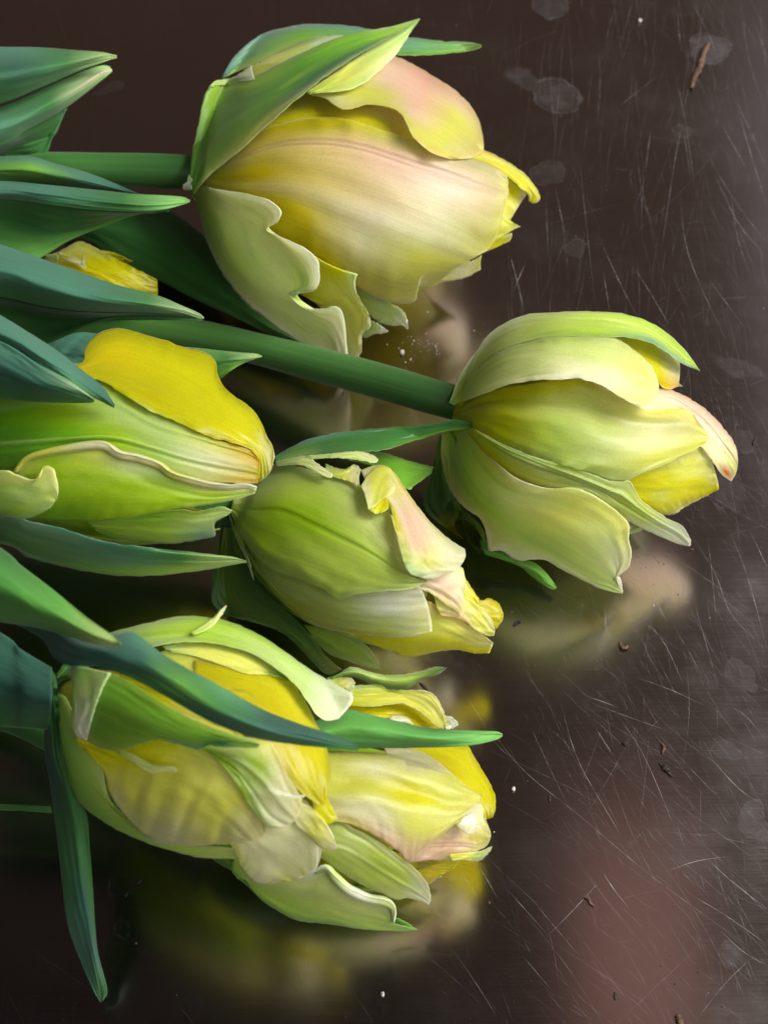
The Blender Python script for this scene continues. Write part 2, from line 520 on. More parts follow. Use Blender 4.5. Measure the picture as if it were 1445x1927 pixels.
def table_material():
    m, N, Lk = new_mat("scuffed_steel")
    out = N.new("ShaderNodeOutputMaterial")
    tc = N.new("ShaderNodeTexCoord")
    pos = tc.outputs['Object']

    def math_(op, a, b=None, clamp=False):
        n = N.new("ShaderNodeMath"); n.operation = op; n.use_clamp = clamp
        for i, v in enumerate((a, b)):
            if v is None:
                continue
            if isinstance(v, (int, float)):
                n.inputs[i].default_value = v
            else:
                Lk.new(v, n.inputs[i])
        return n.outputs[0]

    def noise(scale, detail=3, rough=.5, vec=None, sc=None):
        v = vec or pos
        if sc:
            mp = N.new("ShaderNodeMapping"); mp.inputs['Scale'].default_value = sc
            Lk.new(v, mp.inputs[0]); v = mp.outputs[0]
        n = N.new("ShaderNodeTexNoise"); n.inputs['Scale'].default_value = scale
        n.inputs['Detail'].default_value = detail; n.inputs['Roughness'].default_value = rough
        Lk.new(v, n.inputs['Vector'])
        return n

    def ramp(v, a, b, lo=0.0, hi=1.0):
        r = N.new("ShaderNodeMapRange"); r.interpolation_type = 'SMOOTHSTEP'
        for i, q in enumerate((a, b, lo, hi)):
            r.inputs[i + 1].default_value = q
        Lk.new(v, r.inputs[0])
        return r.outputs[0]
    # warped coordinates for the outlines of the dried drops
    wn_ = noise(160, 3, .6)
    wv = N.new("ShaderNodeVectorMath"); wv.operation = 'MULTIPLY_ADD'
    Lk.new(wn_.outputs['Color'], wv.inputs[0]); wv.inputs[1].default_value = (.005, .005, 0)
    Lk.new(pos, wv.inputs[2])
    patchy = ramp(noise(260, 4, .65).outputs['Fac'], .35, .7, .35, 1.0)
    film = None
    for (x, y, r, stretch, turn, fs, rs) in STAINS:
        P = at_height(np.array([x, y]), 0.0)
        rad = r * np.linalg.norm(P - CAM) / FPX
        mp = N.new("ShaderNodeMapping"); mp.vector_type = 'TEXTURE'
        mp.inputs['Location'].default_value = ((P[0]) * MM + .0025, (P[1]) * MM + .0025, 0)
        mp.inputs['Rotation'].default_value = (0, 0, -turn)
        mp.inputs['Scale'].default_value = (rad * MM, rad * MM * stretch * 1.15, 1)
        Lk.new(wv.outputs[0], mp.inputs[0])
        ln = N.new("ShaderNodeVectorMath"); ln.operation = 'LENGTH'
        Lk.new(mp.outputs[0], ln.inputs[0])
        d = ln.outputs['Value']
        fill = math_('MULTIPLY', ramp(d, .72, 1.04, fs, 0), patchy)
        rim = math_('MULTIPLY', math_('MULTIPLY', ramp(d, .82, .97), ramp(d, .97, 1.06, 1, 0)), rs * 1.1)
        v = math_('MAXIMUM', fill, math_('MULTIPLY', rim, patchy))
        film = v if film is None else math_('MAXIMUM', film, v)
    # general scuffing, stronger towards the worn right-hand side
    sx = N.new("ShaderNodeSeparateXYZ"); Lk.new(pos, sx.inputs[0])
    worn = ramp(sx.outputs['X'], -.02, .085, .25, 1.0)
    haze = math_('MULTIPLY', ramp(noise(38, 5, .6).outputs['Fac'], .42, .75), worn)
    streak = math_('MULTIPLY', ramp(noise(1.0, 4, .6, sc=(900, 34, 1)).outputs['Fac'], .55, .8), worn)
    fine = ramp(noise(3000, 2, .5).outputs['Fac'], .66, .74)
    dust = math_('MULTIPLY', fine, .04)
    grime = math_('ADD', math_('ADD', math_('MULTIPLY', haze, .012), math_('MULTIPLY', streak, .02)), dust)
    cover = math_('MINIMUM', math_('ADD', math_('MULTIPLY', film, .21), grime), .6)
    brush = noise(1.0, 3, .6, sc=(60, 4200, 1))
    metal = N.new("ShaderNodeBsdfPrincipled")
    mc = N.new("ShaderNodeMixRGB"); mc.inputs[1].default_value = (.31, .27, .255, 1); mc.inputs[2].default_value = (.345, .305, .29, 1)
    Lk.new(brush.outputs['Fac'], mc.inputs[0]); Lk.new(mc.outputs[0], metal.inputs['Base Color'])
    metal.inputs['Metallic'].default_value = 1
    rg = math_('ADD', ramp(brush.outputs['Fac'], .3, .7, .160, .185), math_('MULTIPLY', haze, .05))
    Lk.new(rg, metal.inputs['Roughness'])
    metal.inputs['Anisotropic'].default_value = .55
    tg = N.new("ShaderNodeTangent"); tg.direction_type = 'UV_MAP'
    Lk.new(tg.outputs[0], metal.inputs['Tangent'])
    metal.inputs['Anisotropic Rotation'].default_value = 0.25
    bp = N.new("ShaderNodeBump"); bp.inputs['Strength'].default_value = .04; bp.inputs['Distance'].default_value = .00005
    Lk.new(brush.outputs['Fac'], bp.inputs['Height']); Lk.new(bp.outputs[0], metal.inputs['Normal'])
    film_b = N.new("ShaderNodeBsdfPrincipled")
    film_b.inputs['Base Color'].default_value = (.30, .30, .31, 1); film_b.inputs['Roughness'].default_value = .75
    film_b.inputs['Specular IOR Level'].default_value = .2
    mx = N.new("ShaderNodeMixShader")
    Lk.new(cover, mx.inputs[0]); Lk.new(metal.outputs[0], mx.inputs[1]); Lk.new(film_b.outputs[0], mx.inputs[2])
    Lk.new(mx.outputs[0], out.inputs['Surface'])
    return m


# ------------------------------------------------------------------ table
def make_table():
    me = bpy.data.meshes.new("table_top")
    x0, x1, y0, y1, t = -.34, .34, -.30, .40, .012
    v = [(x0, y0, 0), (x1, y0, 0), (x1, y1, 0), (x0, y1, 0), (x0, y0, -t), (x1, y0, -t), (x1, y1, -t), (x0, y1, -t)]
    f = [(0, 1, 2, 3), (7, 6, 5, 4), (0, 4, 5, 1), (1, 5, 6, 2), (2, 6, 7, 3), (3, 7, 4, 0)]
    me.from_pydata(v, [], f)
    me.update()
    uvl = me.uv_layers.new(name="UVMap")
    for lp in me.loops:
        c = v[lp.vertex_index]
        uvl.data[lp.index].uv = ((c[0] - x0), (c[1] - y0))
    me.materials.append(table_material())
    o = bpy.data.objects.new("table_top", me)
    scene.collection.objects.link(o)
    o["kind"] = "structure"
    o["label"] = "dark scuffed brushed steel table top under the flowers"
    return o


table = make_table()


def scratch_material():
    m, N, Lk = new_mat("scratched_metal")
    out = N.new("ShaderNodeOutputMaterial")
    att = N.new("ShaderNodeAttribute"); att.attribute_name = "Col"
    pr = N.new("ShaderNodeBsdfPrincipled")
    pr.inputs['Base Color'].default_value = (.46, .45, .45, 1)
    pr.inputs['Metallic'].default_value = .35
    pr.inputs['Roughness'].default_value = .62
    tr = N.new("ShaderNodeBsdfTransparent")
    tc = N.new("ShaderNodeTexCoord")
    nz = N.new("ShaderNodeTexNoise"); nz.inputs['Scale'].default_value = 420; nz.inputs['Detail'].default_value = 4
    Lk.new(tc.outputs['Object'], nz.inputs['Vector'])
    mr = N.new("ShaderNodeMapRange"); mr.inputs[1].default_value = .35; mr.inputs[2].default_value = .62
    mr.inputs[3].default_value = .15
    Lk.new(nz.outputs['Fac'], mr.inputs[0])
    mu = N.new("ShaderNodeMath"); mu.operation = 'MULTIPLY'
    Lk.new(att.outputs['Color'], mu.inputs[0]); Lk.new(mr.outputs[0], mu.inputs[1])
    mx = N.new("ShaderNodeMixShader")
    Lk.new(mu.outputs[0], mx.inputs[0]); Lk.new(tr.outputs[0], mx.inputs[1]); Lk.new(pr.outputs[0], mx.inputs[2])
    Lk.new(mx.outputs[0], out.inputs['Surface'])
    return m


SCRATCHES = [('R', s) for s in (
    "430,120 405,400 370,880", "500,760 530,1050 585,1550", "690,20 650,140 635,250", "600,240 606,430 590,640",
    "1130,0 1090,250 1010,600", "970,330 1030,600 1080,950", "1040,470 970,860 905,1300", "1240,420 1330,600 1445,860",
    "1280,500 1360,780 1445,1050", "1320,0 1340,260 1445,610", "1400,0 1415,200 1445,400", "1100,690 1250,960 1445,1230",
    "1000,950 1050,1280 1230,1697", "590,1160 690,1380 800,1600", "780,1340 880,1500 960,1640", "150,1250 190,1390 230,1560",
    "700,530 790,460 890,380", "770,0 740,110 710,220", "380,920 440,1210", "990,60 1010,260", "335,980 350,1300",
    "1200,600 1340,850", "1250,900 1290,1180 1360,1390", "620,1340 655,1560", "1060,0 1160,200 1200,330", "560,420 540,560",
    "1445,300 1380,130", "1020,640 1060,900", "860,640 830,860", "1170,860 1300,1120 1445,1290", "1130,1370 1330,1640",
    "240,1300 170,1460", "1380,1480 1200,1490")] + [('S', s) for s in (
        "90,570 230,740 380,930 600,1110 900,1360 1341,1680", "820,570 960,620 1110,690", "640,670 820,735 990,795",
        "720,680 850,870 1000,1220", "640,980 700,1080 770,1200", "920,1020 1060,1120 1290,1280", "320,1400 400,1490 480,1580",
        "680,1310 730,1390 800,1480", "1100,1280 1210,1380 1341,1480", "1160,1340 1240,1400 1341,1500", "880,230 950,360",
        "1030,0 1130,160 1200,330 1341,470", "1190,0 1260,180 1341,480", "1100,0 1120,160 1140,380", "1180,680 1250,720 1341,830",
        "1060,1910 1180,1760 1310,1640", "410,760 520,1000", "480,1580 580,1480 680,1370", "930,1335 1060,1290 1200,1270",
        "700,270 708,420", "110,1640 200,1770 280,1900", "840,340 930,430 1010,600", "400,1420 500,1540 610,1670",
        "1000,1400 1170,1500 1341,1620", "160,640 270,820 350,900", "520,640 600,900 760,1180", "380,1660 490,1790",
        "1040,240 1120,520 1150,640", "1270,0 1341,150", "900,480 990,660", "660,760 750,900", "1100,870 1230,1010 1341,1080",
        "200,1290 280,1430", "1150,1560 1250,1650 1341,1700", "820,240 900,300 960,370", "620,640 760,690")]


def make_scratches():
    V, F, A = [], [], []

    def ribbon(px, width, alpha, z=.02):
        n = max(6, int(np.hypot(*(px[-1, :2] - px[0, :2])) / 12))
        p = resample(px, n)[:, :2]
        P = at_height(p, np.full(n, z))
        tg = np.gradient(P, axis=0)
        tg /= np.linalg.norm(tg, axis=1, keepdims=True) + 1e-9
        side = np.stack([-tg[:, 1], tg[:, 0], np.zeros(n)], 1)
        s = np.linspace(0, 1, n)
        w = width * np.sin(np.pi * np.clip(s, .02, .98)) ** .5 * .5
        i0 = len(V)
        V.extend((P + side * w[:, None]).tolist())
        V.extend((P - side * w[:, None]).tolist())
        a = alpha * np.sin(np.pi * np.clip(s, .01, .99)) ** .6 * (1 + .4 * wave(s, len(V), 3, 2))
        A.extend(np.clip(a, 0, 1).tolist() * 2)
        F.extend([(i0 + j, i0 + j + 1, i0 + n + j + 1, i0 + n + j) for j in range(n - 1)])
    r = np.random.default_rng(3)
    for z, s in SCRATCHES:
        ribbon(pts(z, s), r.uniform(.06, .12), r.uniform(.18, .50), .02 + .0005 * r.uniform())
    for i in range(1500):                                   # finer scratches, in sheaves
        x = 1445 - abs(r.normal(0, 1)) * 330 if r.uniform() < .75 else r.uniform(0, 1445)
        y = r.uniform(-20, 1940)
        if y < 900:
            a = math.radians(r.normal(92 if x < 1250 else 75, 13))
        else:
            a = math.radians(r.normal(55, 14))
        if r.uniform() < .12:
            a = r.uniform(0, 3.14)
        L = min(r.lognormal(4.5, .75), 480)
        c, s_ = math.cos(a) * L, math.sin(a) * L
        b = r.normal(0, .025) * L
        right = max(.25, min(1, (x - 300) / 900))
        ribbon(np.array([[x - c / 2, y - s_ / 2, 0], [x + b * math.sin(a), y - b * math.cos(a), 0], [x + c / 2, y + s_ / 2, 0]]),
               r.uniform(.035, .075), r.uniform(.03, .20) * right, .012 + .006 * r.uniform())
    me = bpy.data.meshes.new("scratches")
    me.from_pydata((np.array(V) * MM).tolist(), [], F)
    me.update()
    ca = me.color_attributes.new(name="Col", type='FLOAT_COLOR', domain='POINT')
    a = np.array(A)
    ca.data.foreach_set("color", np.stack([a, a, a, np.ones_like(a)], 1).ravel())
    me.materials.append(scratch_material())
    o = bpy.data.objects.new("scratches", me)
    scene.collection.objects.link(o)
    o.parent = table
    o["kind"] = "stuff"


make_scratches()

# ------------------------------------------------------------------ colours (surface colours)
CREAM = (238, 234, 176); PALEY = (226, 226, 108); YEL = (218, 208, 6); DYEL = (212, 194, 0); LIME = (168, 206, 76)
PGREEN = (188, 216, 124); GREEN = (112, 170, 60); MGREEN = (82, 136, 50); DGREEN = (44, 92, 38); TEAL = (64, 112, 90)
DTEAL = (38, 78, 64); PINK = (244, 208, 172); WHITE = (242, 244, 216); OLIVE = (176, 172, 34); ORANGE = (228, 172, 6)
BEIGE = (232, 214, 122); LEAFG = (54, 106, 52); PL = (208, 222, 132); LM = (184, 210, 96); RED = (214, 60, 30)
BLUEG = (88, 140, 116)


class Tulip:
    def __init__(s, label, base_px, h=0):
        s.root = thing("tulip", label, "tulip", [*at_height(np.array(base_px, float), 0.0)[:2], 0], "cut tulips lying on the table")

    def petal(s, *p, name="petal", mat=None, thick=.25):
        return build(name, p, mat or (M_sepal if name == "sepal" else M_petal), s.root, thick)

    def sepal(s, *p, thick=.35):
        return build("sepal", p, M_sepal, s.root, thick)

    def leaf(s, *p, thick=.9):
        return build("leaf", p, M_leaf, s.root, thick)

    def stem(s, z, path, r, col=((40, 86, 36), (58, 108, 44), (44, 84, 36))):
        p = resample(pts(z, path), 40)
        X = at_height(p[:, :2], p[:, 2])
        rad = r * (1 + .06 * wave(np.linspace(0, 1, 40), int(r * 100), 3, 1.6))
        return build("stem", [tube(X, rad, [list(col)])], M_stem, s.root, 0)

    def hidden(s, body, angles, k=.9, col=(GREEN, LIME, PALEY), w=42, top=.88):
        for i, a in enumerate(angles):
            build("petal", [back_patch(body, a, w, k - .02 * (i % 3), list(col), t1=top, seed=i + 3)], M_petal, s.root, .35)


# ================================================================== tulip 1 (peach and cream, open head)
t1 = Tulip("large open peach and cream tulip with ragged green outer petals", (360, 330))
b1 = Body('A', "85,655", "1230,770", 27, 25, 205)
t1.stem('F', "-900,700,16 -300,700,19 0,712,22 300,715,25 600,718,26 900,730,27 1040,735,27", 3.7)
t1.hidden(b1, (200, 240, 280, 320, 350), .92, (PALEY, YEL, PALEY))
t1.hidden(b1, (30, 90, 150), .80, (OLIVE, YEL, YEL), 48)
# main front petal
t1.petal(patch('A', ("100,655 200,560 370,465 600,430 850,500 1050,560 1180,605 1240,650",
                     "100,657 220,600 420,540 650,545 900,620 1080,680 1190,720 1238,728",
                     "100,660 240,650 450,640 700,700 950,800 1080,860 1150,900 1192,884",
                     "100,664 230,720 430,760 650,850 850,930 980,960 1060,972 1110,952",
                     "100,668 240,800 420,900 560,960 690,1062 780,1102 860,1120 898,1108 908,1086 894,1068 908,1058 960,1056 998,1024 1008,978"),
               [[BEIGE, (238, 216, 96), YEL, PALEY, CREAM, CREAM], [BEIGE, (236, 212, 110), (240, 216, 140), PINK, PINK, CREAM],
                [(226, 200, 80), (230, 204, 70), (238, 216, 130), (242, 218, 160), CREAM, PALEY], [(220, 196, 50), (224, 200, 44), (230, 210, 80), CREAM, PALEY, PALEY],
                [(214, 194, 40), (220, 204, 40), (226, 212, 60), (228, 218, 80), PALEY, PALEY]],
               b1, 1.0, 2.0, ruf=1.2, rf=4, ns=80, nt=64, rag=3,
               rib=[(.20, .012, -.7, (222, 170, 140), .5), (.235, .010, -.6, (222, 170, 140), .5), (.62, .07, .5, WHITE, .25)],
               edge=(PALEY, .025, .6), seed=2, curl=(0, -1.0, -1.0)))
# yellow petal between the two
t1.petal(patch('A', ("120,600 400,350 740,360 1000,470 1150,560", "120,640 420,470 740,480 1000,560 1160,600",
                     "120,660 400,560 700,600 1000,660 1160,640"),
               [[OLIVE, YEL, DYEL, YEL, PALEY]], b1, .97, 1.0, seed=4))
# pink upper right petal
t1.petal(patch('A', ("500,255 660,205 820,205 960,275 1070,350 1130,430 1150,500",
                     "500,285 650,270 800,285 940,370 1040,430 1115,500 1150,550",
                     "500,315 620,335 720,345 830,370 940,450 1040,520 1110,580",
                     "500,345 570,362 640,403 735,383 840,410 880,480 910,520 960,560 1030,585"),
               [[PGREEN, PALEY, PINK, (248, 188, 160), PINK, PALEY], [PGREEN, PALEY, PINK, (246, 196, 165), PALEY, (238, 228, 130)],
                [LIME, PALEY, PALEY, PINK, PALEY, (238, 228, 150)], [LIME, CREAM, PALEY, PALEY, PALEY, PALEY]],
               b1, 1.05, 4.0, ruf=1.0, rf=3, edge=((240, 228, 150), .05, .7), seed=5, curl=(-3, 1.5, -3), ns=60, nt=40))
# hooked yellow tip
t1.petal(patch('A', ("1000,470 1145,545 1230,588 1310,645 1358,715 1352,742 1332,748",
                     "1000,540 1150,580 1240,620 1300,665 1335,715 1328,735 1322,742",
                     "1000,610 1150,605 1240,650 1285,690 1312,712 1318,728 1318,738"),
               [[PALEY, (236, 200, 120), PALEY, PALEY], [PALEY, PALEY, PALEY, YEL], [ORANGE, ORANGE, YEL, PALEY]], b1, .95, 2.0, seed=6, curl=(-1, 0, -2), nt=20),
         patch('A', ("1130,600 1240,655 1290,695 1312,712", "1120,700 1235,740 1270,755 1285,750", "1110,820 1200,830 1235,828 1245,818"),
               [[ORANGE, DYEL, YEL, PALEY]], b1, .9, -2, seed=7, nt=16))
t1.petal(patch('A', ("1080,760 1200,770 1232,800 1285,832", "1080,830 1180,850 1230,848 1285,834", "1080,910 1150,915 1190,890 1240,852"),
               [[YEL, YEL, PALEY, PALEY]], b1, .92, -1, seed=8, nt=14))
t1.petal(patch('A', ("1020,860 1120,870 1200,865 1256,856", "1020,920 1130,915 1200,900 1256,868", "1020,960 1110,945 1190,912 1248,886"),
               [[YEL, DYEL, YEL, PALEY]], b1, .9, -2.5, seed=9, nt=14))
t1.petal(patch('A', ("900,930 1020,950 1100,960 1145,938", "900,1000 1010,1000 1100,985 1140,965", "900,1050 990,1038 1080,1022 1142,990"),
               [[YEL, PALEY, CREAM, PALEY]], b1, .92, -1.5, seed=10, nt=14, ruf=.5))
# torn lower left sepal
t1.sepal(patch('A', ("82,665 105,780 140,900 190,1000 260,1095 360,1180 470,1258 560,1312 634,1374",
                     "83,665 170,790 240,920 300,1010 380,1090 480,1170 570,1230 610,1300 640,1374",
                     "84,665 210,740 330,800 350,846 430,940 480,1040 450,1085 540,1150 610,1180 640,1280 650,1372",
                     "85,664 150,690 280,712 370,738 408,775 395,815 352,846 430,880 520,930 550,985 543,1050 510,1073 436,1075 462,1112 505,1136 560,1134 622,1130 642,1190 648,1260 657,1335 652,1372"),
               [[LIME, GREEN, LIME, LM, LIME, LM], [LM, LM, LIME, PL, PL, CREAM],
                [PL, PL, PL, LM, CREAM, CREAM], [PL, PL, CREAM, PL, PL, WHITE]],
               b1, 1.22, 1.0, ns=110, nt=40, edge=((226, 232, 180), .04, .7), ruf=1.3, rf=3, seed=11, curl=(-1, 2.6, 1), streak=[(GREEN, .9, 2.5, .05, .95), (MGREEN, .5, 3.5, .1, .7)]))
t1.petal(patch('A', ("420,880 440,1040 540,1120 620,1200 640,1280 650,1350", "600,980 630,1070 680,1150 680,1220 675,1290 660,1360",
                     "690,1008 680,1040 690,1085 728,1150 736,1198 706,1232 703,1290 668,1362"),
               [[OLIVE, OLIVE, PALEY, PGREEN], [OLIVE, PALEY, PALEY, PGREEN], [PGREEN, PALEY, PALEY, CREAM]], b1, 1.05, 1.0, seed=12, ruf=.8, nt=20))
t1.petal(patch('A', ("680,1060 760,1090 810,1112 862,1150 876,1208", "680,1100 760,1130 820,1150 850,1175 868,1208", "690,1130 740,1165 780,1190 830,1198 858,1190"),
               [[LIME, PGREEN, PGREEN, WHITE]], b1, 1.0, -2, seed=13, ruf=.9, nt=16),
         patch('A', ("700,1180 745,1180 790,1208 802,1218", "700,1210 740,1212 770,1222 795,1222", "700,1235 722,1242 750,1228 780,1224"),
               [[GREEN, PGREEN, WHITE]], b1, 1.0, -1, seed=14, ruf=.6, nt=14))
# long green blade over the top, with its pale inner face turned out
t1.sepal(patch('A', ("72,700 80,580 105,450 130,345 160,302 220,292 330,268 480,195 640,130 800,100 870,82 917,68",
                     "75,708 110,600 170,480 250,400 350,350 460,280 580,205 700,155 800,125 860,98 917,69",
                     "80,725 150,640 250,560 380,440 470,362 560,290 640,235 720,185 800,140 860,105 917,70"),
               [[DGREEN, GREEN, LIME, GREEN, GREEN, PGREEN], [MGREEN, GREEN, MGREEN, MGREEN, GREEN, LIME], [GREEN, MGREEN, DGREEN, DTEAL, DTEAL, GREEN]],
               b1, 1.12, 6.0, ns=90, nt=36, seed=15, curl=(0, 2.5, 0), edge=(PGREEN, .02, .4), streak=(LIME, .5, 2.5, 0, .8)),
         patch('A', ("505,338 600,268 730,180 830,124 917,70", "515,342 630,295 760,205 850,140 917,71", "530,340 640,333 720,300 825,205 880,125 917,72"),
               [[PALEY, PALEY, PGREEN, PGREEN], [LIME, PALEY, PGREEN, PGREEN], [PALEY, PGREEN, CREAM, PGREEN]], b1, 1.10, 5.0, seed=16, nt=18, ruf=.5),
         patch('A', ("140,330 165,298 230,285 298,240", "160,315 200,300 260,290 305,275", "200,312 250,302 290,296 312,290"),
               [[PGREEN, PGREEN, WHITE]], b1, 1.12, 6.5, seed=17, nt=12))
t1.petal(patch('A', ("200,330 290,245 390,228 470,240", "220,360 300,290 390,270 470,265", "240,390 310,330 400,310 470,300"),
               [[PGREEN, PALEY, PGREEN]], b1, 1.08, 3.5, seed=18, nt=14))
t1.sepal(patch('A', ("192,285 240,205 330,130 450,95 560,88 700,100 860,133 1000,150 1100,155 1144,166",
                     "196,285 270,220 370,165 480,130 600,120 720,130 850,165 1000,175 1100,170 1144,168",
                     "200,285 300,240 420,200 520,170 620,152 720,165 830,200 930,203 1050,193 1120,182 1144,170"),
               [[BLUEG, BLUEG, BLUEG, GREEN], [BLUEG, GREEN, BLUEG, GREEN], [LIME, LIME, MGREEN, GREEN]], b1, 1.1, -4.0, seed=19, curl=(-2, 0, 0)))
t1.petal(patch('A', ("230,300 380,200 520,140 655,128", "240,310 400,225 540,175 640,140", "260,330 420,250 560,200 640,160"),
               [[LIME, PALEY, PGREEN, WHITE]], b1, 1.08, -1.5, seed=20, nt=14))
t1.petal(patch('A', ("70,640 62,668 48,680 46,695", "75,650 68,672 62,690 60,700", "85,660 78,676 82,690 78,698"), [[PGREEN, WHITE, WHITE]], b1, 1.1, 7, seed=21, nt=10, ns=20))
# leaves of tulip 1
t1.leaf(patch('F', ("-420,60,52 0,77,50 200,80,48 400,95,46 540,106,44 612,126,42", "-420,250,58 0,220,55 200,190,52 400,150,48 540,125,45 612,128,42",
                    "-420,470,50 0,378,47 200,300,46 400,212,44 520,168,43 612,132,42"),
              [[DTEAL, TEAL, TEAL, LEAFG, (150, 175, 110)], [DGREEN, DGREEN, DTEAL, LEAFG, (150, 175, 110)], [DGREEN, DGREEN, DGREEN, LEAFG, (150, 175, 110)]], seed=22))
t1.leaf(patch('F', ("-420,480,44 0,385,42 300,260,40 470,192,38 540,174,37 575,180,36", "-420,600,46 0,500,44 250,390,42 430,280,40 530,215,38 588,200,36",
                    "-420,720,40 0,598,38 150,512,37 300,430,36 400,360,36 490,290,36 560,232,36 586,208,36"),
              [[LEAFG, LEAFG, LEAFG, (120, 170, 90)], [TEAL, TEAL, LEAFG, (190, 190, 150)], [TEAL, LEAFG, LEAFG, (120, 170, 80)]], seed=23),
        patch('F', ("-420,720,39 0,600,37 150,514,36 300,432,35 352,400,35", "-420,760,30 0,630,30 150,590,30 270,540,30 320,460,32", "-420,800,24 0,690,26 130,660,26 240,645,27 285,520,31 350,402,34"),
              [[DGREEN, DGREEN, DGREEN], [DGREEN, DGREEN, DGREEN], [DGREEN, LEAFG, LEAFG]], seed=24))
t1.leaf(patch('F', ("-420,640,30 0,650,31 150,648,32 300,690,32 450,732,32 600,790,31 725,848,30", "-420,730,33 0,715,34 160,715,35 320,745,35 460,780,34 600,815,32 725,849,30",
                    "-420,820,30 0,790,30 200,800,30 400,822,30 600,840,30 725,850,30"),
              [[DGREEN, LEAFG, TEAL, TEAL, DTEAL], [DGREEN, DGREEN, GREEN, TEAL, DTEAL], [DGREEN, DGREEN, DGREEN, DGREEN]], seed=25))

# ================================================================== tulip 2 (furthest to the right)
t2 = Tulip("fully opened pale green tulip with pink tipped inner petal on a long bare green stem", (845, 757))
b2 = Body('B', "195,505", "1170,690", 25, 24, 205)
t2.stem('X', "-200,592,5 0,596,6 180,606,8 300,620,10 420,641,13 560,676,17 700,713,21 800,742,24 870,762,25", 3.6, ((44, 90, 38), (60, 112, 48), (74, 122, 54), (58, 100, 44), (38, 74, 32)))
t2.hidden(b2, (195, 235, 275, 315, 350), .92, (GREEN, LIME, PL))
t2.hidden(b2, (35, 90, 145), .78, (OLIVE, YEL, PALEY), 48)
t2.petal(patch('B', ("195,505 330,418 500,383 690,362 800,402 900,462 985,492 1060,482 1130,488 1185,550",
                     "195,512 330,475 500,475 690,495 800,540 900,560 1000,560 1100,560 1170,575 1206,592",
                     "198,522 320,530 480,570 640,620 760,655 860,675 960,675 1060,665 1130,650 1185,626",
                     "200,530 300,575 430,645 580,695 720,735 810,765 880,772 895,762 950,736 1040,705"),
               [[OLIVE, (210, 200, 56), YEL, (236, 226, 110), PALEY, PALEY], [OLIVE, (196, 198, 66), PL, PL, CREAM, PALEY],
                [OLIVE, (190, 196, 66), LM, PL, PALEY, PALEY], [OLIVE, (190, 196, 66), LM, LM, PL, PALEY]],
               b2, 1.0, 1.5, ns=80, nt=44, ruf=1.0, rf=3, seed=31, curl=(0, 0, 1.5), rag=2, rib=(.27, .15, -2.2, OLIVE, .25), streak=(LIME, .45, 2.5, .15, .75)),
         patch('B', ("200,530 300,575 430,642 580,692 720,735 840,775 895,772 945,850 1040,915 1105,950 1138,1005",
                     "200,535 300,590 430,665 560,720 700,772 800,815 900,875 1000,940 1080,985 1133,1028",
                     "202,540 260,590 320,660 400,735 480,776 570,797 700,803 800,868 900,935 1000,985 1092,1022"),
               [[OLIVE, LM, LM, PL, PL, WHITE], [OLIVE, LM, PL, PL, LM, WHITE], [OLIVE, OLIVE, (206, 208, 84), LM, PL, WHITE]],
               b2, 1.0, 1.9, ns=80, nt=30, seed=31, rib=[(.35, .06, 1.2, PGREEN, .6), (.55, .04, -.6, GREEN, .3)]))
t2.sepal(patch('B', ("183,458 212,370 280,262 360,168 480,112 650,98 820,100 960,132 1070,205 1130,270 1173,333",
                     "187,460 235,370 310,270 420,190 560,150 720,140 860,150 980,180 1070,245 1130,295 1173,333",
                     "190,462 250,375 340,280 470,222 620,195 760,195 880,200 980,222 1060,275 1110,308 1173,334"),
               [[PGREEN, WHITE, PL, LM, LIME, LIME], [LM, PL, LM, LM, LM, LIME], [LIME, LM, LM, LIME, BLUEG, BLUEG]],
               b2, 1.10, 2.5, ns=80, nt=34, streak=(GREEN, .5, 2.5, .1, .7), seed=33, edge=((206, 224, 150), .03, .6, 'l')),
         patch('B', ("190,462 250,375 340,280 470,222 620,195 760,195 840,204 920,255 985,315",
                     "191,463 265,390 365,310 490,265 620,255 740,270 840,290 920,330 1006,370",
                     "193,464 280,410 390,350 510,320 630,315 740,330 830,360 910,400 1008,415",
                     "195,466 300,430 400,392 520,370 640,366 695,362 790,393 850,432 910,462 975,471"),
               [[LIME, LM, LM, LM, PL, PL], [LIME, LM, PL, PL, PL, PALEY], [LM, PL, PL, CREAM, CREAM, PALEY],
                [LM, PL, CREAM, WHITE, CREAM, PALEY]], b2, 1.10, 2.5, ns=70, nt=40, streak=(GREEN, .55, 2.5, .1, .6), seed=33, ruf=.7, edge=((240, 226, 190), .03, .7, 're'), curl=(0, 1.0, 0)))
t2.petal(patch('B', ("700,190 830,198 960,208 1040,258 1094,300", "760,260 860,260 960,280 1040,310 1094,345", "820,330 900,340 980,365 1040,405 1088,395"),
               [[DYEL, YEL, (222, 214, 70), PALEY], [DYEL, DYEL, YEL, CREAM], [YEL, YEL, YEL, (246, 196, 110)]], b2, 1.0, -1, seed=35, nt=22))
t2.petal(patch('B', ("900,440 1020,402 1110,430 1200,488 1270,562 1315,630 1325,690", "900,480 1030,450 1120,490 1200,560 1260,640 1305,700 1318,735",
                     "900,540 1040,540 1130,590 1190,648 1230,705 1268,752 1298,772"),
               [[CREAM, PINK, PINK, PINK, CREAM], [CREAM, CREAM, PINK, CREAM, PALEY], [CREAM, PALEY, PALEY, CREAM, CREAM]], b2, .92, .5, seed=36, nt=40, spot=(.93, .86, .06, .09, RED, 1.0),
               rib=[(.36, .025, -.5, (236, 170, 150), .5), (.46, .02, .3, WHITE, .5)], curl=(-1, 0, -2)))
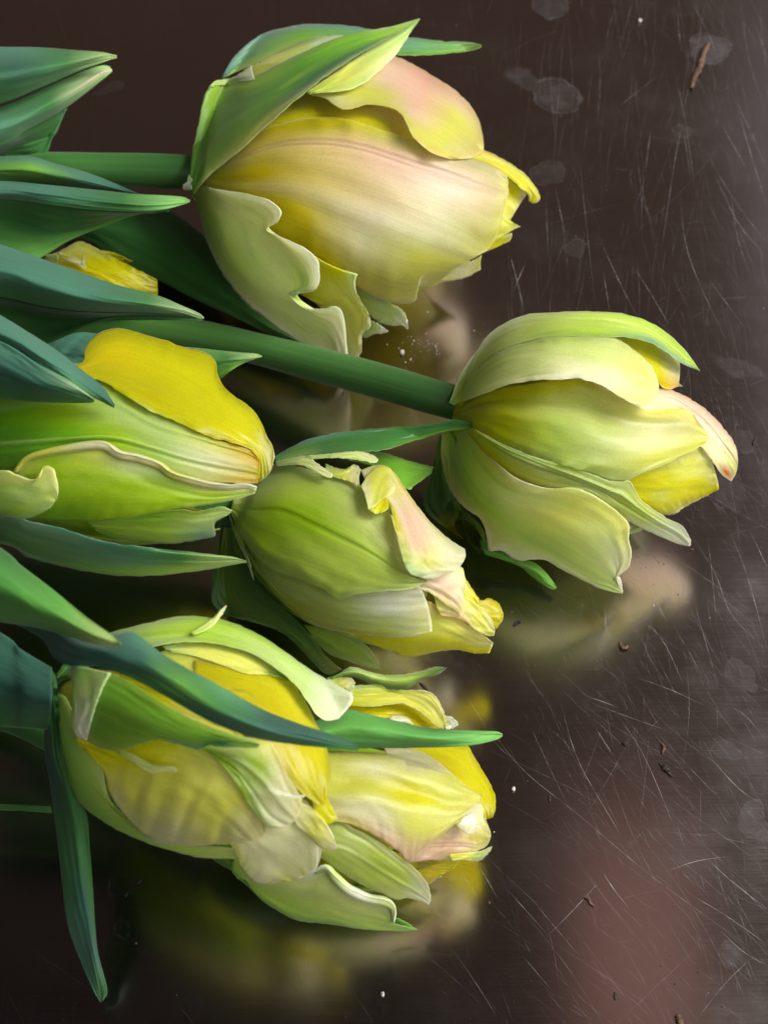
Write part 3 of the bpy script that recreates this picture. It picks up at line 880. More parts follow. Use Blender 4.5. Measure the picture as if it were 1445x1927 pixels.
t2.petal(patch('B', ("860,720 1000,690 1100,660 1185,632", "870,780 1000,770 1110,745 1225,705", "900,840 1010,830 1120,800 1244,770", "960,890 1060,905 1120,870 1180,840 1249,802"),
               [[YEL, PALEY, PALEY, PALEY], [YEL, YEL, PALEY, PALEY], [YEL, PALEY, YEL, PALEY], [DYEL, YEL, YEL, DYEL]], b2, .95, -1.0, seed=37, nt=24, ruf=.5))
t2.sepal(patch('B', ("240,560 290,620 370,700 450,760 560,797 690,800 790,850 885,930 892,1000 903,1055 892,1108 860,1140 830,1164",
                     "215,570 260,680 340,780 450,850 570,890 680,920 770,970 830,1040 850,1090 845,1130 832,1166",
                     "180,575 200,700 270,820 370,910 480,980 600,1040 700,1100 780,1150 826,1168 866,1205",
                     "150,580 148,680 178,790 230,868 300,918 325,985 335,1045 385,1047 450,1085 550,1083 640,1130 760,1190 830,1212 866,1217"),
               [[LM, (206, 206, 80), PALEY, PALEY, PALEY, CREAM], [LIME, LM, PL, PALEY, PL, CREAM], [LIME, LIME, LIME, LM, LM, LM], [LIME, PALEY, PALEY, PL, PL, LIME]],
               b2, 1.32, -4.0, streak=(GREEN, .5, 2.0, .0, .95), ns=80, nt=40, seed=38, ruf=.5, edge=((236, 234, 180), .025, .6)),
         patch('B', ("830,1164 856,1152 868,1205", "828,1170 848,1180 867,1212", "826,1176 846,1200 866,1218"), [[CREAM, WHITE, CREAM]], b2, 1.08, 0, ns=16, nt=8, seed=39))
t2.sepal(patch('B', ("140,585 110,720 80,830 78,870 110,915 180,965 236,1000", "150,590 135,720 120,820 130,880 160,920 195,955 236,1002", "165,590 170,760 215,860 228,905 205,920 203,955 236,1004"),
               [[MGREEN, DGREEN, DGREEN, OLIVE]], b2, 1.0, -9, seed=40, nt=18))
t2.sepal(patch('B', ("215,880 260,905 310,960 330,1040 350,1050", "230,920 270,940 305,990 325,1046 350,1052"), [[DGREEN, MGREEN, OLIVE]], b2, 1.0, -10, seed=41, nt=8, ns=24))
t2.leaf(patch('B', ("300,1000,8 440,1075,6 510,1090,5 565,1135,4 606,1192,3", "310,1030,9 450,1095,7 520,1125,6 560,1160,5 604,1196,3", "320,1060,8 455,1108,5 500,1145,4 560,1188,3 592,1200,3"),
              [[MGREEN, GREEN, GREEN]], seed=42, nt=14), thick=.6)
t2.leaf(patch('X', ("100,330,11 250,360,12 324,398,12 390,450,12 414,492,12 470,553,11 530,605,10 610,668,9", "60,390,14 220,430,15 310,470,15 370,515,15 430,555,14 500,605,12 560,640,11 612,670,9",
                    "20,430,10 158,449,11 216,492,11 300,528,11 360,560,11 432,593,10 520,635,9 612,672,9"),
              [[DGREEN, DGREEN, DGREEN, MGREEN]], seed=43))

# ================================================================== tulip 3 (green bud between)
t3 = Tulip("half closed lime green tulip with dark midrib and pinkish folded petal tips", (436, 955))
b3 = Body('C', "140,480", "1230,960", 23, 22, 148)
t3.stem('X', "-200,930,14 0,940,16 200,950,19 330,955,21 450,962,23", 3.4)
t3.hidden(b3, (200, 240, 280, 320, 350), .92, (GREEN, LIME, PALEY))
t3.hidden(b3, (40, 90, 140), .8, (LIME, PALEY, PALEY), 46)
t3.sepal(patch('C', ("100,500 62,680 45,860 55,920 120,960 300,1010 400,1065 500,1170 570,1228 630,1208", "115,500 100,680 120,830 190,930 320,990 430,1060 520,1150 580,1200 632,1206",
                     "130,500 170,640 240,790 330,885 430,985 500,1060 560,1140 600,1180 634,1203"),
               [[DGREEN, DGREEN, DGREEN, DGREEN], [MGREEN, MGREEN, MGREEN, MGREEN], [MGREEN, MGREEN, DGREEN, MGREEN]], b3, 1.05, -3, seed=51))
t3.petal(patch('C', ("640,960 800,960 1000,890 1170,980 1270,1045 1320,1085", "620,985 780,1020 950,1010 1120,1030 1240,1080 1318,1090", "600,1005 750,1074 850,1122 940,1148 1030,1130 1140,1115 1240,1131 1302,1130"),
               [[PALEY, PALEY, BEIGE, BEIGE, PALEY], [YEL, YEL, PALEY, PALEY, PALEY], [YEL, YEL, YEL, YEL, YEL]], b3, 1.0, -.5, seed=52, ruf=.6, nt=26))
t3.petal(patch('C', ("1100,880 1190,868 1260,890 1300,880 1345,905 1366,950", "1100,940 1200,930 1270,940 1330,960 1362,980", "1100,1000 1200,990 1290,990 1330,1020 1348,1000"),
               [[YEL, YEL, DYEL, YEL]], b3, .9, -4, seed=53, nt=16))
t3.petal(patch('C', ("1080,760 1165,740 1200,800 1240,860 1257,890 1252,918", "1080,840 1160,830 1200,870 1230,890 1250,918", "1090,900 1160,900 1200,905 1250,920"), [[PALEY, PALEY, YEL]], b3, .95, -1, seed=54, nt=14))
t3.petal(patch('C', ("1050,850 1185,868 1250,908 1308,968 1327,1020", "1060,910 1180,930 1250,980 1300,1020 1326,1036", "1080,960 1170,975 1240,1030 1290,1050 1322,1052"),
               [[CREAM, PALEY, PALEY, CREAM], [PALEY, CREAM, PALEY, PALEY], [BEIGE, PINK, PALEY, PALEY]], b3, 1.0, .5, seed=55, nt=18))
t3.petal(patch('C', ("900,760 1050,760 1170,735 1190,800 1187,850", "900,800 1050,810 1150,840 1178,880 1188,920", "920,830 1020,850 1100,910 1160,950 1172,968"),
               [[CREAM, PINK, CREAM, CREAM], [CREAM, PINK, PINK, CREAM], [CREAM, CREAM, BEIGE, CREAM]], b3, 1.02, 1.0, seed=56, nt=20,
               rib=(.8, .05, -.5, (236, 190, 170), .4)))
t3.petal(patch('C', ("180,590 330,735 500,795 650,845 820,835 985,820", "200,660 340,810 500,880 660,925 840,920 1020,900", "195,640 330,840 480,950 640,990 820,1000 970,1000 1040,990",
                     "190,640 250,750 340,870 450,970 560,1020 680,1040 800,1055 920,1060 1000,1042 1042,1032"),
               [[LM, LM, PL, PL, WHITE, WHITE], [LM, PL, PL, PL, WHITE, WHITE], [LM, LM, (208, 208, 80), PL, PL, WHITE], [LM, PL, (208, 208, 80), PALEY, PALEY, WHITE]],
               b3, 1.02, 1.0, seed=57, nt=34, ns=64, ruf=.4, edge=(WHITE, .02, .7)))
t3.petal(patch('C', ("140,440 200,368 300,288 380,272 480,296 580,318 650,340 720,380 760,465 790,490 848,490 872,575 900,660 920,740 965,785 1020,800",
                     "138,450 230,400 350,370 480,380 600,420 700,480 780,560 850,640 910,725 965,775 1021,802",
                     "135,465 230,480 360,480 500,540 620,600 720,650 820,710 910,765 970,790 1021,804",
                     "132,478 200,570 300,640 420,680 560,730 680,770 800,800 920,810 1020,806",
                     "130,485 180,600 250,700 330,760 430,790 540,840 612,886 700,865 820,850 940,840 1020,808"),
               [[PL, PL, PL, PL, PL, PL], [PL, LM, LM, PL, PL, LM], [LM, LIME, LIME, LM, LM, LM],
                [LM, LIME, LM, LM, LM, LM], [PL, PL, LM, LM, LM, PL]],
               b3, 1.06, 2.5, streak=(GREEN, .40, 2.2, .05, .95), seed=58, ns=80, nt=56, rib=[(.5, .012, -.35, (100, 150, 40), .6), (.47, .012, .2, LIME, .3)], edge=((216, 228, 150), .02, .6), ruf=.3))
t3.petal(patch('C', ("720,300 800,276 870,308 950,425 1040,540 1120,612 1192,658", "735,330 800,320 880,380 950,480 1030,590 1110,680 1192,700",
                     "745,360 800,400 870,450 930,560 990,670 1060,740 1150,752", "720,372 770,440 846,440 870,550 905,690 935,762 985,786 1035,798"),
               [[CREAM, PALEY, BEIGE, CREAM, CREAM, WHITE], [CREAM, PALEY, PINK, PINK, CREAM, WHITE], [CREAM, CREAM, PINK, PINK, PALEY, WHITE], [CREAM, PALEY, YEL, PALEY, PGREEN, WHITE]],
               b3, 1.1, 4.0, seed=59, ns=64, nt=36, ruf=.8, rf=3, curl=(-2, 1.0, -1.5), edge=(WHITE, .03, .5)),
         patch('C', ("720,370 760,310 800,278 850,290 888,350", "735,400 780,370 820,350 860,360 880,375", "755,480 790,460 820,430 845,418 872,400"),
               [[CREAM, PALEY, PALEY, CREAM]], b3, 1.1, 5.5, seed=60, nt=16),
         patch('C', ("757,478 790,450 830,422 848,440", "790,498 820,490 840,480 850,460"), [[PALEY, YEL, DYEL]], b3, 1.1, 4.8, seed=61, nt=8, ns=20))
t3.petal(patch('C', ("560,270 610,290 650,295 690,274 722,298", "560,300 620,315 660,320 695,310 712,335", "570,325 630,340 680,355 718,384"), [[PGREEN, PALEY, CREAM]], b3, 1.1, 3.6, seed=62, nt=12, ruf=.8, ns=30))
# long bract running across to the neighbouring head
t3.sepal(patch('C', ("320,245 450,172 600,133 800,110 1000,98 1090,80 1160,72 1228,84", "325,255 460,200 620,165 800,150 980,128 1090,102 1170,95 1232,100", "330,278 480,238 650,216 800,214 900,186 1000,155 1130,120 1200,116 1232,114"),
               [[DTEAL, BLUEG, LEAFG, LEAFG, LEAFG], [GREEN, LEAFG, LEAFG, LEAFG, LEAFG], [PGREEN, LEAFG, LEAFG, MGREEN, MGREEN]], b3, 1.1, 5.0, seed=63),
         patch('C', ("470,238 600,222 700,214 770,230 798,252", "490,243 600,232 700,228 760,245 797,258", "490,246 600,244 700,252 760,266 790,266"), [[PGREEN, PL, PL, CREAM]], b3, 1.1, 5.6, seed=64, nt=12),
         patch('C', ("330,262 470,236 520,268 592,318", "335,272 450,262 520,290 590,328", "340,280 440,275 500,300 560,332 586,336"), [[PGREEN, PL, CREAM]], b3, 1.1, 5.4, seed=65, nt=12))
t3.sepal(patch('C', ("640,214 800,216 940,258 1050,285", "650,235 800,255 930,300 1042,305", "660,255 740,270 860,322 930,386 965,368 1040,314"), [[MGREEN, MGREEN, GREEN, MGREEN]], b3, 1.0, -3, seed=66, nt=18))
t3.sepal(patch('C', ("460,1000 600,1030 700,1068 760,1110 800,1170 809,1202", "480,1030 590,1070 680,1110 750,1155 808,1203", "500,1058 570,1130 650,1162 760,1198 807,1204"),
               [[LIME, LIME, PGREEN, OLIVE], [LIME, LIME, LIME, PGREEN], [GREEN, GREEN, LIME, LIME]], b3, 1.0, -4, seed=67, nt=20))
t3.petal(patch('C', ("118,498 150,600 192,690 222,770 236,800", "126,496 162,596 204,684 230,768 238,800"), [[PGREEN, WHITE, WHITE]], b3, 1.05, 2, seed=68, nt=5, ns=30))
t3.leaf(patch('G', ("-420,-170,56 0,100,66 80,168,69 200,260,74 330,368,80 420,432,83 460,468,85", "-420,60,64 0,250,74 120,320,77 240,380,80 350,435,83 460,471,85",
                    "-420,330,56 0,388,66 150,412,71 250,440,76 350,470,81 440,480,84 460,474,85"),
              [[TEAL, LEAFG, LEAFG, (92, 160, 60), (170, 190, 110)], [DTEAL, LEAFG, (80, 150, 60), (92, 160, 60), (170, 190, 110)], [DGREEN, DGREEN, MGREEN, MGREEN, (170, 190, 110)]], seed=69))

# ================================================================== tulip 7 (hidden deep yellow one)
t7 = Tulip("deep yellow tulip head mostly hidden beneath the green leaves", (110, 500))
b7 = Body('F', "150,1290", "900,1340", 15, 14, 76)
t7.stem('F', "-900,1250,6 -300,1260,8 0,1275,11 200,1290,15", 2.8)
t7.hidden(b7, (215, 270, 325), .8, (YEL, DYEL, YEL), 42, .72)
t7.petal(patch('F', ("235,1180 330,1138 425,1096 560,1160 700,1232 824,1295", "240,1185 380,1200 500,1230 640,1290 760,1330 826,1340", "250,1190 400,1255 560,1320 700,1380 826,1400"),
               [[PALEY, PALEY, PALEY, YEL, YEL], [PALEY, PALEY, YEL, YEL, YEL], [PALEY, YEL, DYEL, DYEL, DYEL]], b7, 1.1, 2, seed=71, ruf=.5, edge=(PALEY, .03, .5)))
t7.petal(patch('F', ("150,1280 400,1270 640,1330 823,1360", "150,1310 400,1350 640,1400 826,1400", "150,1340 400,1430 640,1460 810,1450"), [[YEL, DYEL, DYEL]], b7, 1.05, 1, seed=72))
t7.petal(patch('F', ("240,1165 290,1162 306,1180 298,1200", "245,1180 280,1185 300,1195", "252,1190 275,1200 296,1206"), [[PGREEN, PGREEN, GREEN]], b7, 1.2, 4, seed=73, ns=20, nt=10))
t7.petal(patch('F', ("300,1150 400,1180 440,1215 440,1180 425,1110", "330,1190 400,1215 440,1240 448,1225 440,1215"), [[PALEY, CREAM, WHITE]], b7, 1.15, 3, seed=74, ns=24, nt=8))
t7.leaf(patch('F', ("-420,1000,46 0,1110,48 120,1150,49 240,1192,50 420,1255,50 600,1318,49 820,1376,47 950,1430,45 1040,1470,44 1066,1495,43",
                    "-420,1180,54 0,1240,55 200,1300,55 400,1360,54 600,1400,53 800,1425,50 950,1455,46 1066,1498,43",
                    "-420,1340,46 0,1386,48 200,1430,48 400,1458,48 600,1467,47 800,1470,46 950,1480,44 1040,1502,43 1066,1500,43"),
              [[LEAFG, TEAL, TEAL, TEAL, LEAFG, (150, 170, 120)], [TEAL, TEAL, TEAL, TEAL, LEAFG, (150, 170, 120)], [DTEAL, LEAFG, LEAFG, LEAFG, LEAFG, (150, 170, 120)]], seed=75),
        patch('F', ("-420,1350,46 0,1390,46 200,1434,46 400,1462,46 600,1471,46 800,1474,45 950,1484,44 1050,1503,43", "-420,1450,38 0,1470,38 200,1500,38 400,1500,40 600,1485,42 800,1483,43 1050,1504,43",
                    "-420,1680,36 0,1690,36 150,1665,36 300,1610,38 450,1540,40 560,1505,41 700,1494,42 900,1500,43 1055,1506,43"),
              [[DGREEN, DGREEN, DGREEN, DGREEN], [DGREEN, DGREEN, DGREEN, DGREEN], [DTEAL, LEAFG, LEAFG, LEAFG]], seed=76))
t7.leaf(patch('F', ("-420,780,40 0,780,41 200,795,42 500,825,42 700,846,42 870,855,41 960,863,40 995,881,40", "-420,835,42 0,828,43 250,850,43 500,878,43 700,893,43 870,893,42 995,883,40",
                    "-420,880,40 0,876,40 300,911,41 500,931,41 700,941,41 850,931,41 950,905,40 993,886,40"),
              [[LEAFG, TEAL, TEAL, LEAFG, (120, 175, 90)], [TEAL, TEAL, TEAL, LEAFG, (120, 175, 90)], [LEAFG, TEAL, LEAFG, LEAFG, (120, 175, 90)]], seed=77),
        patch('F', ("-420,890,39 0,882,39 300,917,39 500,937,40 700,946,40 900,925,40", "-420,1000,33 0,1000,33 250,1040,33 450,1010,34 650,960,36 880,932,39", "-420,1150,30 0,1200,30 120,1215,30 230,1172,30 350,1100,31 500,1035,32 700,962,35 885,934,39"),
              [[DGREEN, DGREEN, DGREEN], [DGREEN, DGREEN, DGREEN], [DGREEN, MGREEN, MGREEN]], seed=78))

# ================================================================== tulip 4 (long closed bud with yellow side petal)
t4 = Tulip("long closed green bud tulip with one broad yellow petal and a cream rolled edge", (20, 800))
b4 = Body('E', "-420,740", "1345,890", 42, 42, 178)
t4.stem('E', "-1400,700,30 -900,715,36 -420,740,42", 4.0)
t4.hidden(b4, (195, 235, 275, 315, 350), .9, (MGREEN, GREEN, LIME))
t4.hidden(b4, (40, 90, 140), .8, (GREEN, LIME, YEL), 48)
t4.petal(patch('E', ("300,330 418,325 430,255 480,190 570,155 660,163 760,195 850,218 920,248 1000,264 1060,288 1090,328 1095,380 1130,450 1200,508 1270,560 1318,630 1345,700 1370,740 1383,800",
                     "300,370 430,345 520,300 620,290 740,320 860,380 960,440 1060,510 1160,580 1240,640 1300,700 1350,780 1368,865",
                     "300,400 450,385 580,420 720,480 860,540 980,590 1080,640 1180,690 1260,730 1318,790 1342,902",
                     "300,440 480,410 620,485 760,570 900,628 1050,698 1180,735 1262,765 1308,830 1306,928"),
               [[YEL, YEL, YEL, YEL, YEL, PALEY], [YEL, (244, 216, 30), YEL, YEL, YEL, CREAM], [YEL, YEL, DYEL, YEL, YEL, PALEY], [PALEY, YEL, PALEY, YEL, DYEL, PALEY]],
               b4, 1.02, 3.0, seed=81, ns=80, nt=44, ruf=.8, rf=4, curl=(.5, 0, -2), edge=((248, 232, 90), .02, .6)))
t4.petal(patch('E', ("-380,560 0,470 250,395 480,396 620,485 760,572 900,630 1050,702 1180,740 1262,768 1312,800", "-380,640 0,600 300,560 560,560 760,650 920,700 1080,750 1200,785 1270,810 1312,840",
                     "-380,730 0,720 300,700 560,690 760,740 920,790 1080,830 1200,855 1270,870 1310,885", "-380,920 0,890 200,840 520,790 780,860 950,910 1100,930 1220,938 1300,934"),
               [[MGREEN, GREEN, GREEN, PGREEN, LIME, PGREEN, PALEY, ORANGE], [MGREEN, MGREEN, GREEN, LIME, PGREEN, PGREEN, PALEY, ORANGE], [MGREEN, MGREEN, MGREEN, GREEN, LIME, PGREEN, CREAM, DYEL],
                [MGREEN, MGREEN, MGREEN, GREEN, LIME, LIME, PALEY, ORANGE]], b4, 1.0, 2.2, seed=83, ns=80, nt=40,
               rib=[(.70, .02, .5, PGREEN, .35), (.76, .02, -.4, GREEN, .3), (.22, .05, .4, PGREEN, .3)]))
t4.petal(patch('E', ("75,868 130,803 220,771 350,745 450,729 530,731 600,776 700,797 800,832 860,876 950,906 1050,931 1150,941 1240,936 1294,952",
                     "80,890 140,835 230,805 350,785 450,775 530,775 600,812 700,832 800,866 870,905 950,932 1050,955 1150,962 1240,962 1294,960",
                     "60,980 200,940 400,920 560,930 720,950 860,980 1000,1000 1120,1000 1220,985 1292,970",
                     "-40,1110 150,1118 400,1130 600,1120 750,1092 900,1062 1100,1036 1200,1012 1285,986"),
               [[PALEY, PALEY, PALEY, CREAM, PALEY, CREAM, WHITE], [PALEY, LIME, PALEY, CREAM, PGREEN, PALEY, WHITE], [GREEN, LIME, LIME, LIME, LIME, LIME, LM], [MGREEN, GREEN, GREEN, LIME, LIME, LM, PL]],
               b4, 1.04, 4.0, seed=84, ns=90, nt=44, ruf=.3, curl=(2.0, 0, 0)),
         roll('E', "76,885 132,818 220,787 350,763 450,749 530,752 600,794 700,815 800,850 860,893 950,923 1050,945 1150,955 1240,952 1288,968",
              b4, 1.04, 4.5, .72, [[PALEY, PALEY, CREAM, CREAM, PALEY, CREAM, WHITE]]))
t4.sepal(patch('E', ("-380,900 0,870 85,890 150,915 205,905 222,850 268,856 285,900 297,960 290,1010", "-380,980 0,960 100,980 180,1000 240,990 270,1000 285,1015 280,1025",
                     "-380,1080 0,1060 100,1060 180,1060 240,1055 270,1040", "-380,1180 0,1110 80,1115 150,1112 200,1090 252,1060"),
               [[MGREEN, GREEN, PALEY, PALEY, CREAM], [MGREEN, GREEN, LIME, PGREEN, PALEY], [MGREEN, MGREEN, GREEN, LIME, PGREEN], [LEAFG, LEAFG, LEAFG, GREEN, LIME]], b4, 1.12, 5.5, seed=85, ns=70, nt=26),
         patch('E', ("-380,1100 0,1075 150,1125 330,1165 480,1215 600,1240 760,1258 900,1274 1050,1290 1170,1304 1242,1326",
                     "-380,1180 0,1170 150,1220 320,1260 500,1300 700,1320 900,1325 1050,1325 1180,1322 1242,1328",
                     "-380,1240 0,1240 150,1310 300,1350 500,1390 700,1404 900,1390 1050,1370 1180,1345 1242,1332"),
               [[LEAFG, LEAFG, TEAL, DTEAL, LEAFG, PGREEN], [LEAFG, LEAFG, LEAFG, TEAL, LEAFG, PGREEN], [MGREEN, LEAFG, LEAFG, GREEN, LIME, PGREEN]], b4, 1.12, 5.0, seed=86, ns=70, nt=24, curl=(-1, 0, 0)))
t4.sepal(patch('E', ("430,1130 650,1098 900,1068 1000,1076 1110,1052 1172,1070", "460,1150 650,1150 850,1140 1000,1130 1090,1110 1160,1085", "480,1170 570,1214 700,1226 850,1241 1000,1221 1082,1200 1080,1140 1140,1098"),
               [[GREEN, GREEN, GREEN, LIME, PGREEN], [LIME, LIME, LIME, PGREEN, PGREEN], [GREEN, LIME, LIME, BLUEG, PGREEN]], b4, 1.0, -2, seed=87, nt=22))
t4.leaf(patch('E', ("-420,-160,66 0,85,68 120,158,68 280,260,68 420,368,67 520,450,66 578,545,64", "-420,0,74 0,165,74 180,270,73 330,360,71 450,445,68 540,510,66 577,550,64",
                    "-420,80,72 0,222,72 200,340,71 350,422,70 450,490,67 575,556,64"),
              [[TEAL, TEAL, TEAL, TEAL, DTEAL], [LEAFG, TEAL, TEAL, TEAL, DTEAL], [DTEAL, LEAFG, TEAL, LEAFG, LEAFG]], seed=88),
        patch('E', ("-420,80,73 0,220,73 200,338,72 350,420,71 450,490,68 476,512,66", "-420,250,72 0,360,71 200,440,70 350,480,69 476,518,66", "-420,480,62 0,510,63 200,526,64 350,531,65 440,530,66 476,522,66"),
              [[TEAL, TEAL, TEAL, (140, 165, 120)], [DTEAL, DTEAL, DTEAL, LEAFG], [DTEAL, DGREEN, DGREEN, LEAFG]], seed=89))
t4.leaf(patch('E', ("700,240,24 960,250,26 1100,265,27 1200,275,28 1290,282,28 1319,294,28", "800,320,28 1000,310,29 1100,305,29 1200,300,29 1319,296,28", "900,480,20 1040,450,21 1112,410,24 1160,370,26 1220,335,27 1290,308,28 1319,298,28"),
              [[DGREEN, MGREEN, MGREEN, (150, 175, 110)], [DGREEN, MGREEN, LEAFG, (150, 175, 110)], [DGREEN, DGREEN, GREEN, (150, 175, 110)]], seed=90), thick=.6)
t4.leaf(patch('E', ("150,250,28 300,205,28 400,175,28 520,185,28", "200,320,28 330,270,29 440,260,29 540,260,28", "300,400,26 380,380,26 460,360,26 560,340,26"), [[TEAL, TEAL, TEAL]], seed=91))

# ================================================================== tulip 6 (under tulip 5)
t6 = Tulip("pale yellow tulip with lime green lower petals, tucked under the bent-leaf tulip", (370, 1530))
b6 = Body('X', "340,1525", "905,1560", 20, 19, 152)
t6.stem('X', "-200,1310,5 0,1340,8 120,1390,13 240,1460,16 350,1526,20", 3.4)
t6.hidden(b6, (195, 235, 275, 315, 350), .9, (MGREEN, GREEN, LIME))
t6.hidden(b6, (40, 90, 140), .8, (LIME, YEL, YEL), 48)
t6.petal(patch('K', ("300,330 480,335 640,315 760,345 860,425 960,492", "300,380 500,385 680,390 820,450 960,500", "300,430 500,440 700,450 840,500 960,510"), [[YEL, YEL, DYEL, YEL]], b6, 1.0, -4, seed=101))
t6.petal(patch('K', ("600,400 660,398 720,418 758,468", "600,430 660,425 710,440 745,470", "600,455 650,450 700,455 735,475"), [[CREAM, WHITE, PALEY]], b6, 1.0, -2.5, seed=102, ns=24, nt=10, bow=1))
t6.petal(patch('K', ("200,200 360,205 520,200 600,234 750,235 860,250 920,318 952,395 960,490", "250,270 400,265 560,255 700,270 800,290 880,350 930,430 958,492", "300,335 480,342 600,328 680,322 760,358 840,418 900,468 958,494"),
               [[PGREEN, PGREEN, LIME, PALEY, PALEY, PALEY], [LIME, (206, 208, 90), PALEY, PALEY, PALEY, PALEY], [YEL, PALEY, PALEY, PALEY, PALEY, PALEY]], b6, 1.06, -1, seed=103, ruf=.5, rf=3, edge=((240, 236, 190), .03, .6)),
         patch('K', ("945,400 1000,412 1034,442", "950,440 1000,448 1037,455", "955,490 990,490 1036,466"), [[PALEY, WHITE, WHITE]], b6, 1.04, -2, seed=104, ns=20, nt=10))
t6.petal(patch('K', ("190,155 280,150 345,155 376,190", "200,190 280,195 340,205 368,205", "240,215 300,225 350,250 356,262"), [[PGREEN, PALEY, CREAM]], b6, 1.08, -1, seed=105, ns=24, nt=12, ruf=.5))
t6.petal(patch('K', ("700,560 1000,590 1100,598 1150,680 1222,800 1272,900 1282,1000 1262,1060", "720,640 950,680 1080,760 1160,860 1215,950 1235,1020 1240,1068", "740,720 900,800 1040,900 1120,980 1180,1060 1212,1072"),
               [[YEL, YEL, YEL, YEL], [YEL, DYEL, YEL, YEL], [YEL, DYEL, YEL, DYEL]], b6, 1.0, -1, seed=106, ruf=.6, curl=(0, 0, -1)))
t6.petal(patch('K', ("560,610 760,618 900,690 1000,778 1100,868 1150,930", "580,660 740,690 880,750 980,820 1080,900 1130,960", "600,720 720,760 860,810 960,870 1060,950 1110,990"), [[CREAM, CREAM, CREAM, PALEY]], b6, 1.02, .8, seed=107))
t6.petal(patch('K', ("650,1340 850,1345 1030,1330 1040,1345", "700,1380 850,1390 960,1390 1015,1385", "760,1430 800,1455 848,1492 930,1432 1000,1400"), [[OLIVE, (232, 200, 30), YEL]], b6, 1.0, -4, seed=108, ruf=.7, rf=2))
t6.petal(patch('K', ("900,1020 1050,980 1160,955 1200,990 1216,1080", "900,1100 1050,1090 1150,1090 1210,1110 1247,1150", "880,1180 1020,1180 1140,1190 1200,1200 1246,1200", "800,1260 960,1250 1080,1250 1160,1262 1210,1255",
                     "720,1354 850,1340 960,1340 1050,1332 1110,1292"),
               [[CREAM, CREAM, CREAM, PALEY], [BEIGE, CREAM, CREAM, PALEY], [BEIGE, PINK, BEIGE, PALEY], [PINK, (230, 180, 140), PINK, PALEY], [PINK, PINK, PALEY, PALEY]],
               b6, 1.0, 0, seed=109, nt=36, rib=[(.75, .02, -.5, (220, 160, 130), .6), (.68, .015, -.4, (226, 170, 140), .5)]))
t6.petal(patch('K', ("1020,1095 1080,1050 1132,1028 1158,1080", "1030,1115 1090,1095 1140,1085 1166,1110", "1045,1130 1080,1160 1122,1172 1167,1150"), [[CREAM, WHITE, WHITE]], b6, 1.05, 2.6, seed=110, ns=30, nt=16, bow=1))
t6.petal(patch('K', ("980,1300 1100,1288 1190,1275 1258,1248", "990,1320 1100,1310 1180,1300 1256,1254", "1000,1340 1060,1336 1160,1346 1222,1308 1258,1256"), [[PALEY, PALEY, PGREEN, CREAM]], b6, 1.0, 1, seed=111, ns=30, nt=14))
t6.petal(patch('K', ("0,640 200,635 400,635 560,648 680,688 705,716 830,742 950,768 1020,800 1100,868 1197,912",
                     "40,760 220,750 420,740 580,760 720,810 840,840 950,870 1060,910 1190,930",
                     "80,880 250,880 430,870 600,900 740,940 860,970 970,990 1080,990 1165,965",
                     "150,1000 280,1000 450,1010 600,1060 720,1100 830,1120 930,1110 1030,1060 1100,1020",
                     "200,1080 360,1110 500,1180 650,1280 720,1352 780,1290 850,1232 950,1160 1020,1100"),
               [[PALEY, PALEY, PALEY, CREAM, PALEY, PALEY], [PALEY, PALEY, CREAM, PALEY, PALEY, PALEY], [PALEY, PALEY, PALEY, YEL, PALEY, PALEY], [BEIGE, CREAM, CREAM, PALEY, PALEY, PALEY], [BEIGE, BEIGE, PINK, PINK, BEIGE, PALEY]],
               b6, 1.08, 2.8, seed=112, ns=70, nt=48, ruf=.5, rag=2, rib=[(.22, .10, .5, CREAM, .15), (.42, .16, -.8, YEL, .25), (.60, .10, .5, CREAM, .15)]))
t6.petal(patch('K', ("-250,900 0,960 180,1080 270,1058 345,1120 450,1172 560,1242 680,1330 770,1400 840,1490 862,1560",
                     "-250,1000 0,1080 150,1190 300,1220 430,1290 550,1370 660,1440 760,1510 830,1570 860,1600",
                     "-250,1120 0,1230 120,1300 250,1400 320,1440 420,1500 560,1560 640,1594 700,1584 780,1600 850,1626"),
               [[LIME, LIME, LM, PL, PL, PL, WHITE], [LIME, LM, LM, PL, LM, LM, WHITE], [GREEN, LIME, LM, LM, LM, PL, WHITE]], b6, 1.08, 2.2, seed=113,
               ns=70, nt=32, rib=[(.62, .03, .5, PGREEN, .5)], edge=((226, 236, 180), .02, .5)))
t6.sepal(patch('K', ("-420,1230 -150,1340 60,1400 180,1368 232,1425 320,1508 450,1568 560,1588 622,1620 638,1680 624,1742",
                     "-420,1330 -150,1440 60,1490 170,1450 230,1500 320,1570 440,1620 550,1640 600,1670 622,1735",
                     "-420,1420 -200,1560 0,1640 150,1650 300,1690 450,1710 560,1725 620,1745",
                     "-330,1470 -240,1590 -120,1670 0,1728 200,1752 380,1780 480,1790 600,1796 700,1800 772,1786"),
               [[LIME, LM, WHITE, WHITE, WHITE, WHITE], [LIME, LM, PL, PL, PL, PL], [GREEN, LIME, LIME, LM, LM, LIME], [MGREEN, GREEN, GREEN, GREEN, LIME, GREEN]],
               b6, 1.12, 2.0, seed=114, ns=80, nt=36, curl=(1.2, 0, 0)),
         roll('K', "120,1420 185,1392 232,1445 320,1526 450,1586 555,1608 606,1640 616,1690 612,1730", b6, 1.12, 1.9, .75, [[LM, PL, WHITE, PL, LM]]),
         patch('K', ("600,1690 650,1712 710,1745 774,1786", "600,1730 660,1748 720,1770 774,1788", "600,1770 680,1790 720,1796 774,1790"), [[DGREEN, MGREEN, GREEN]], b6, 1.1, 0, seed=115, ns=24, nt=12))
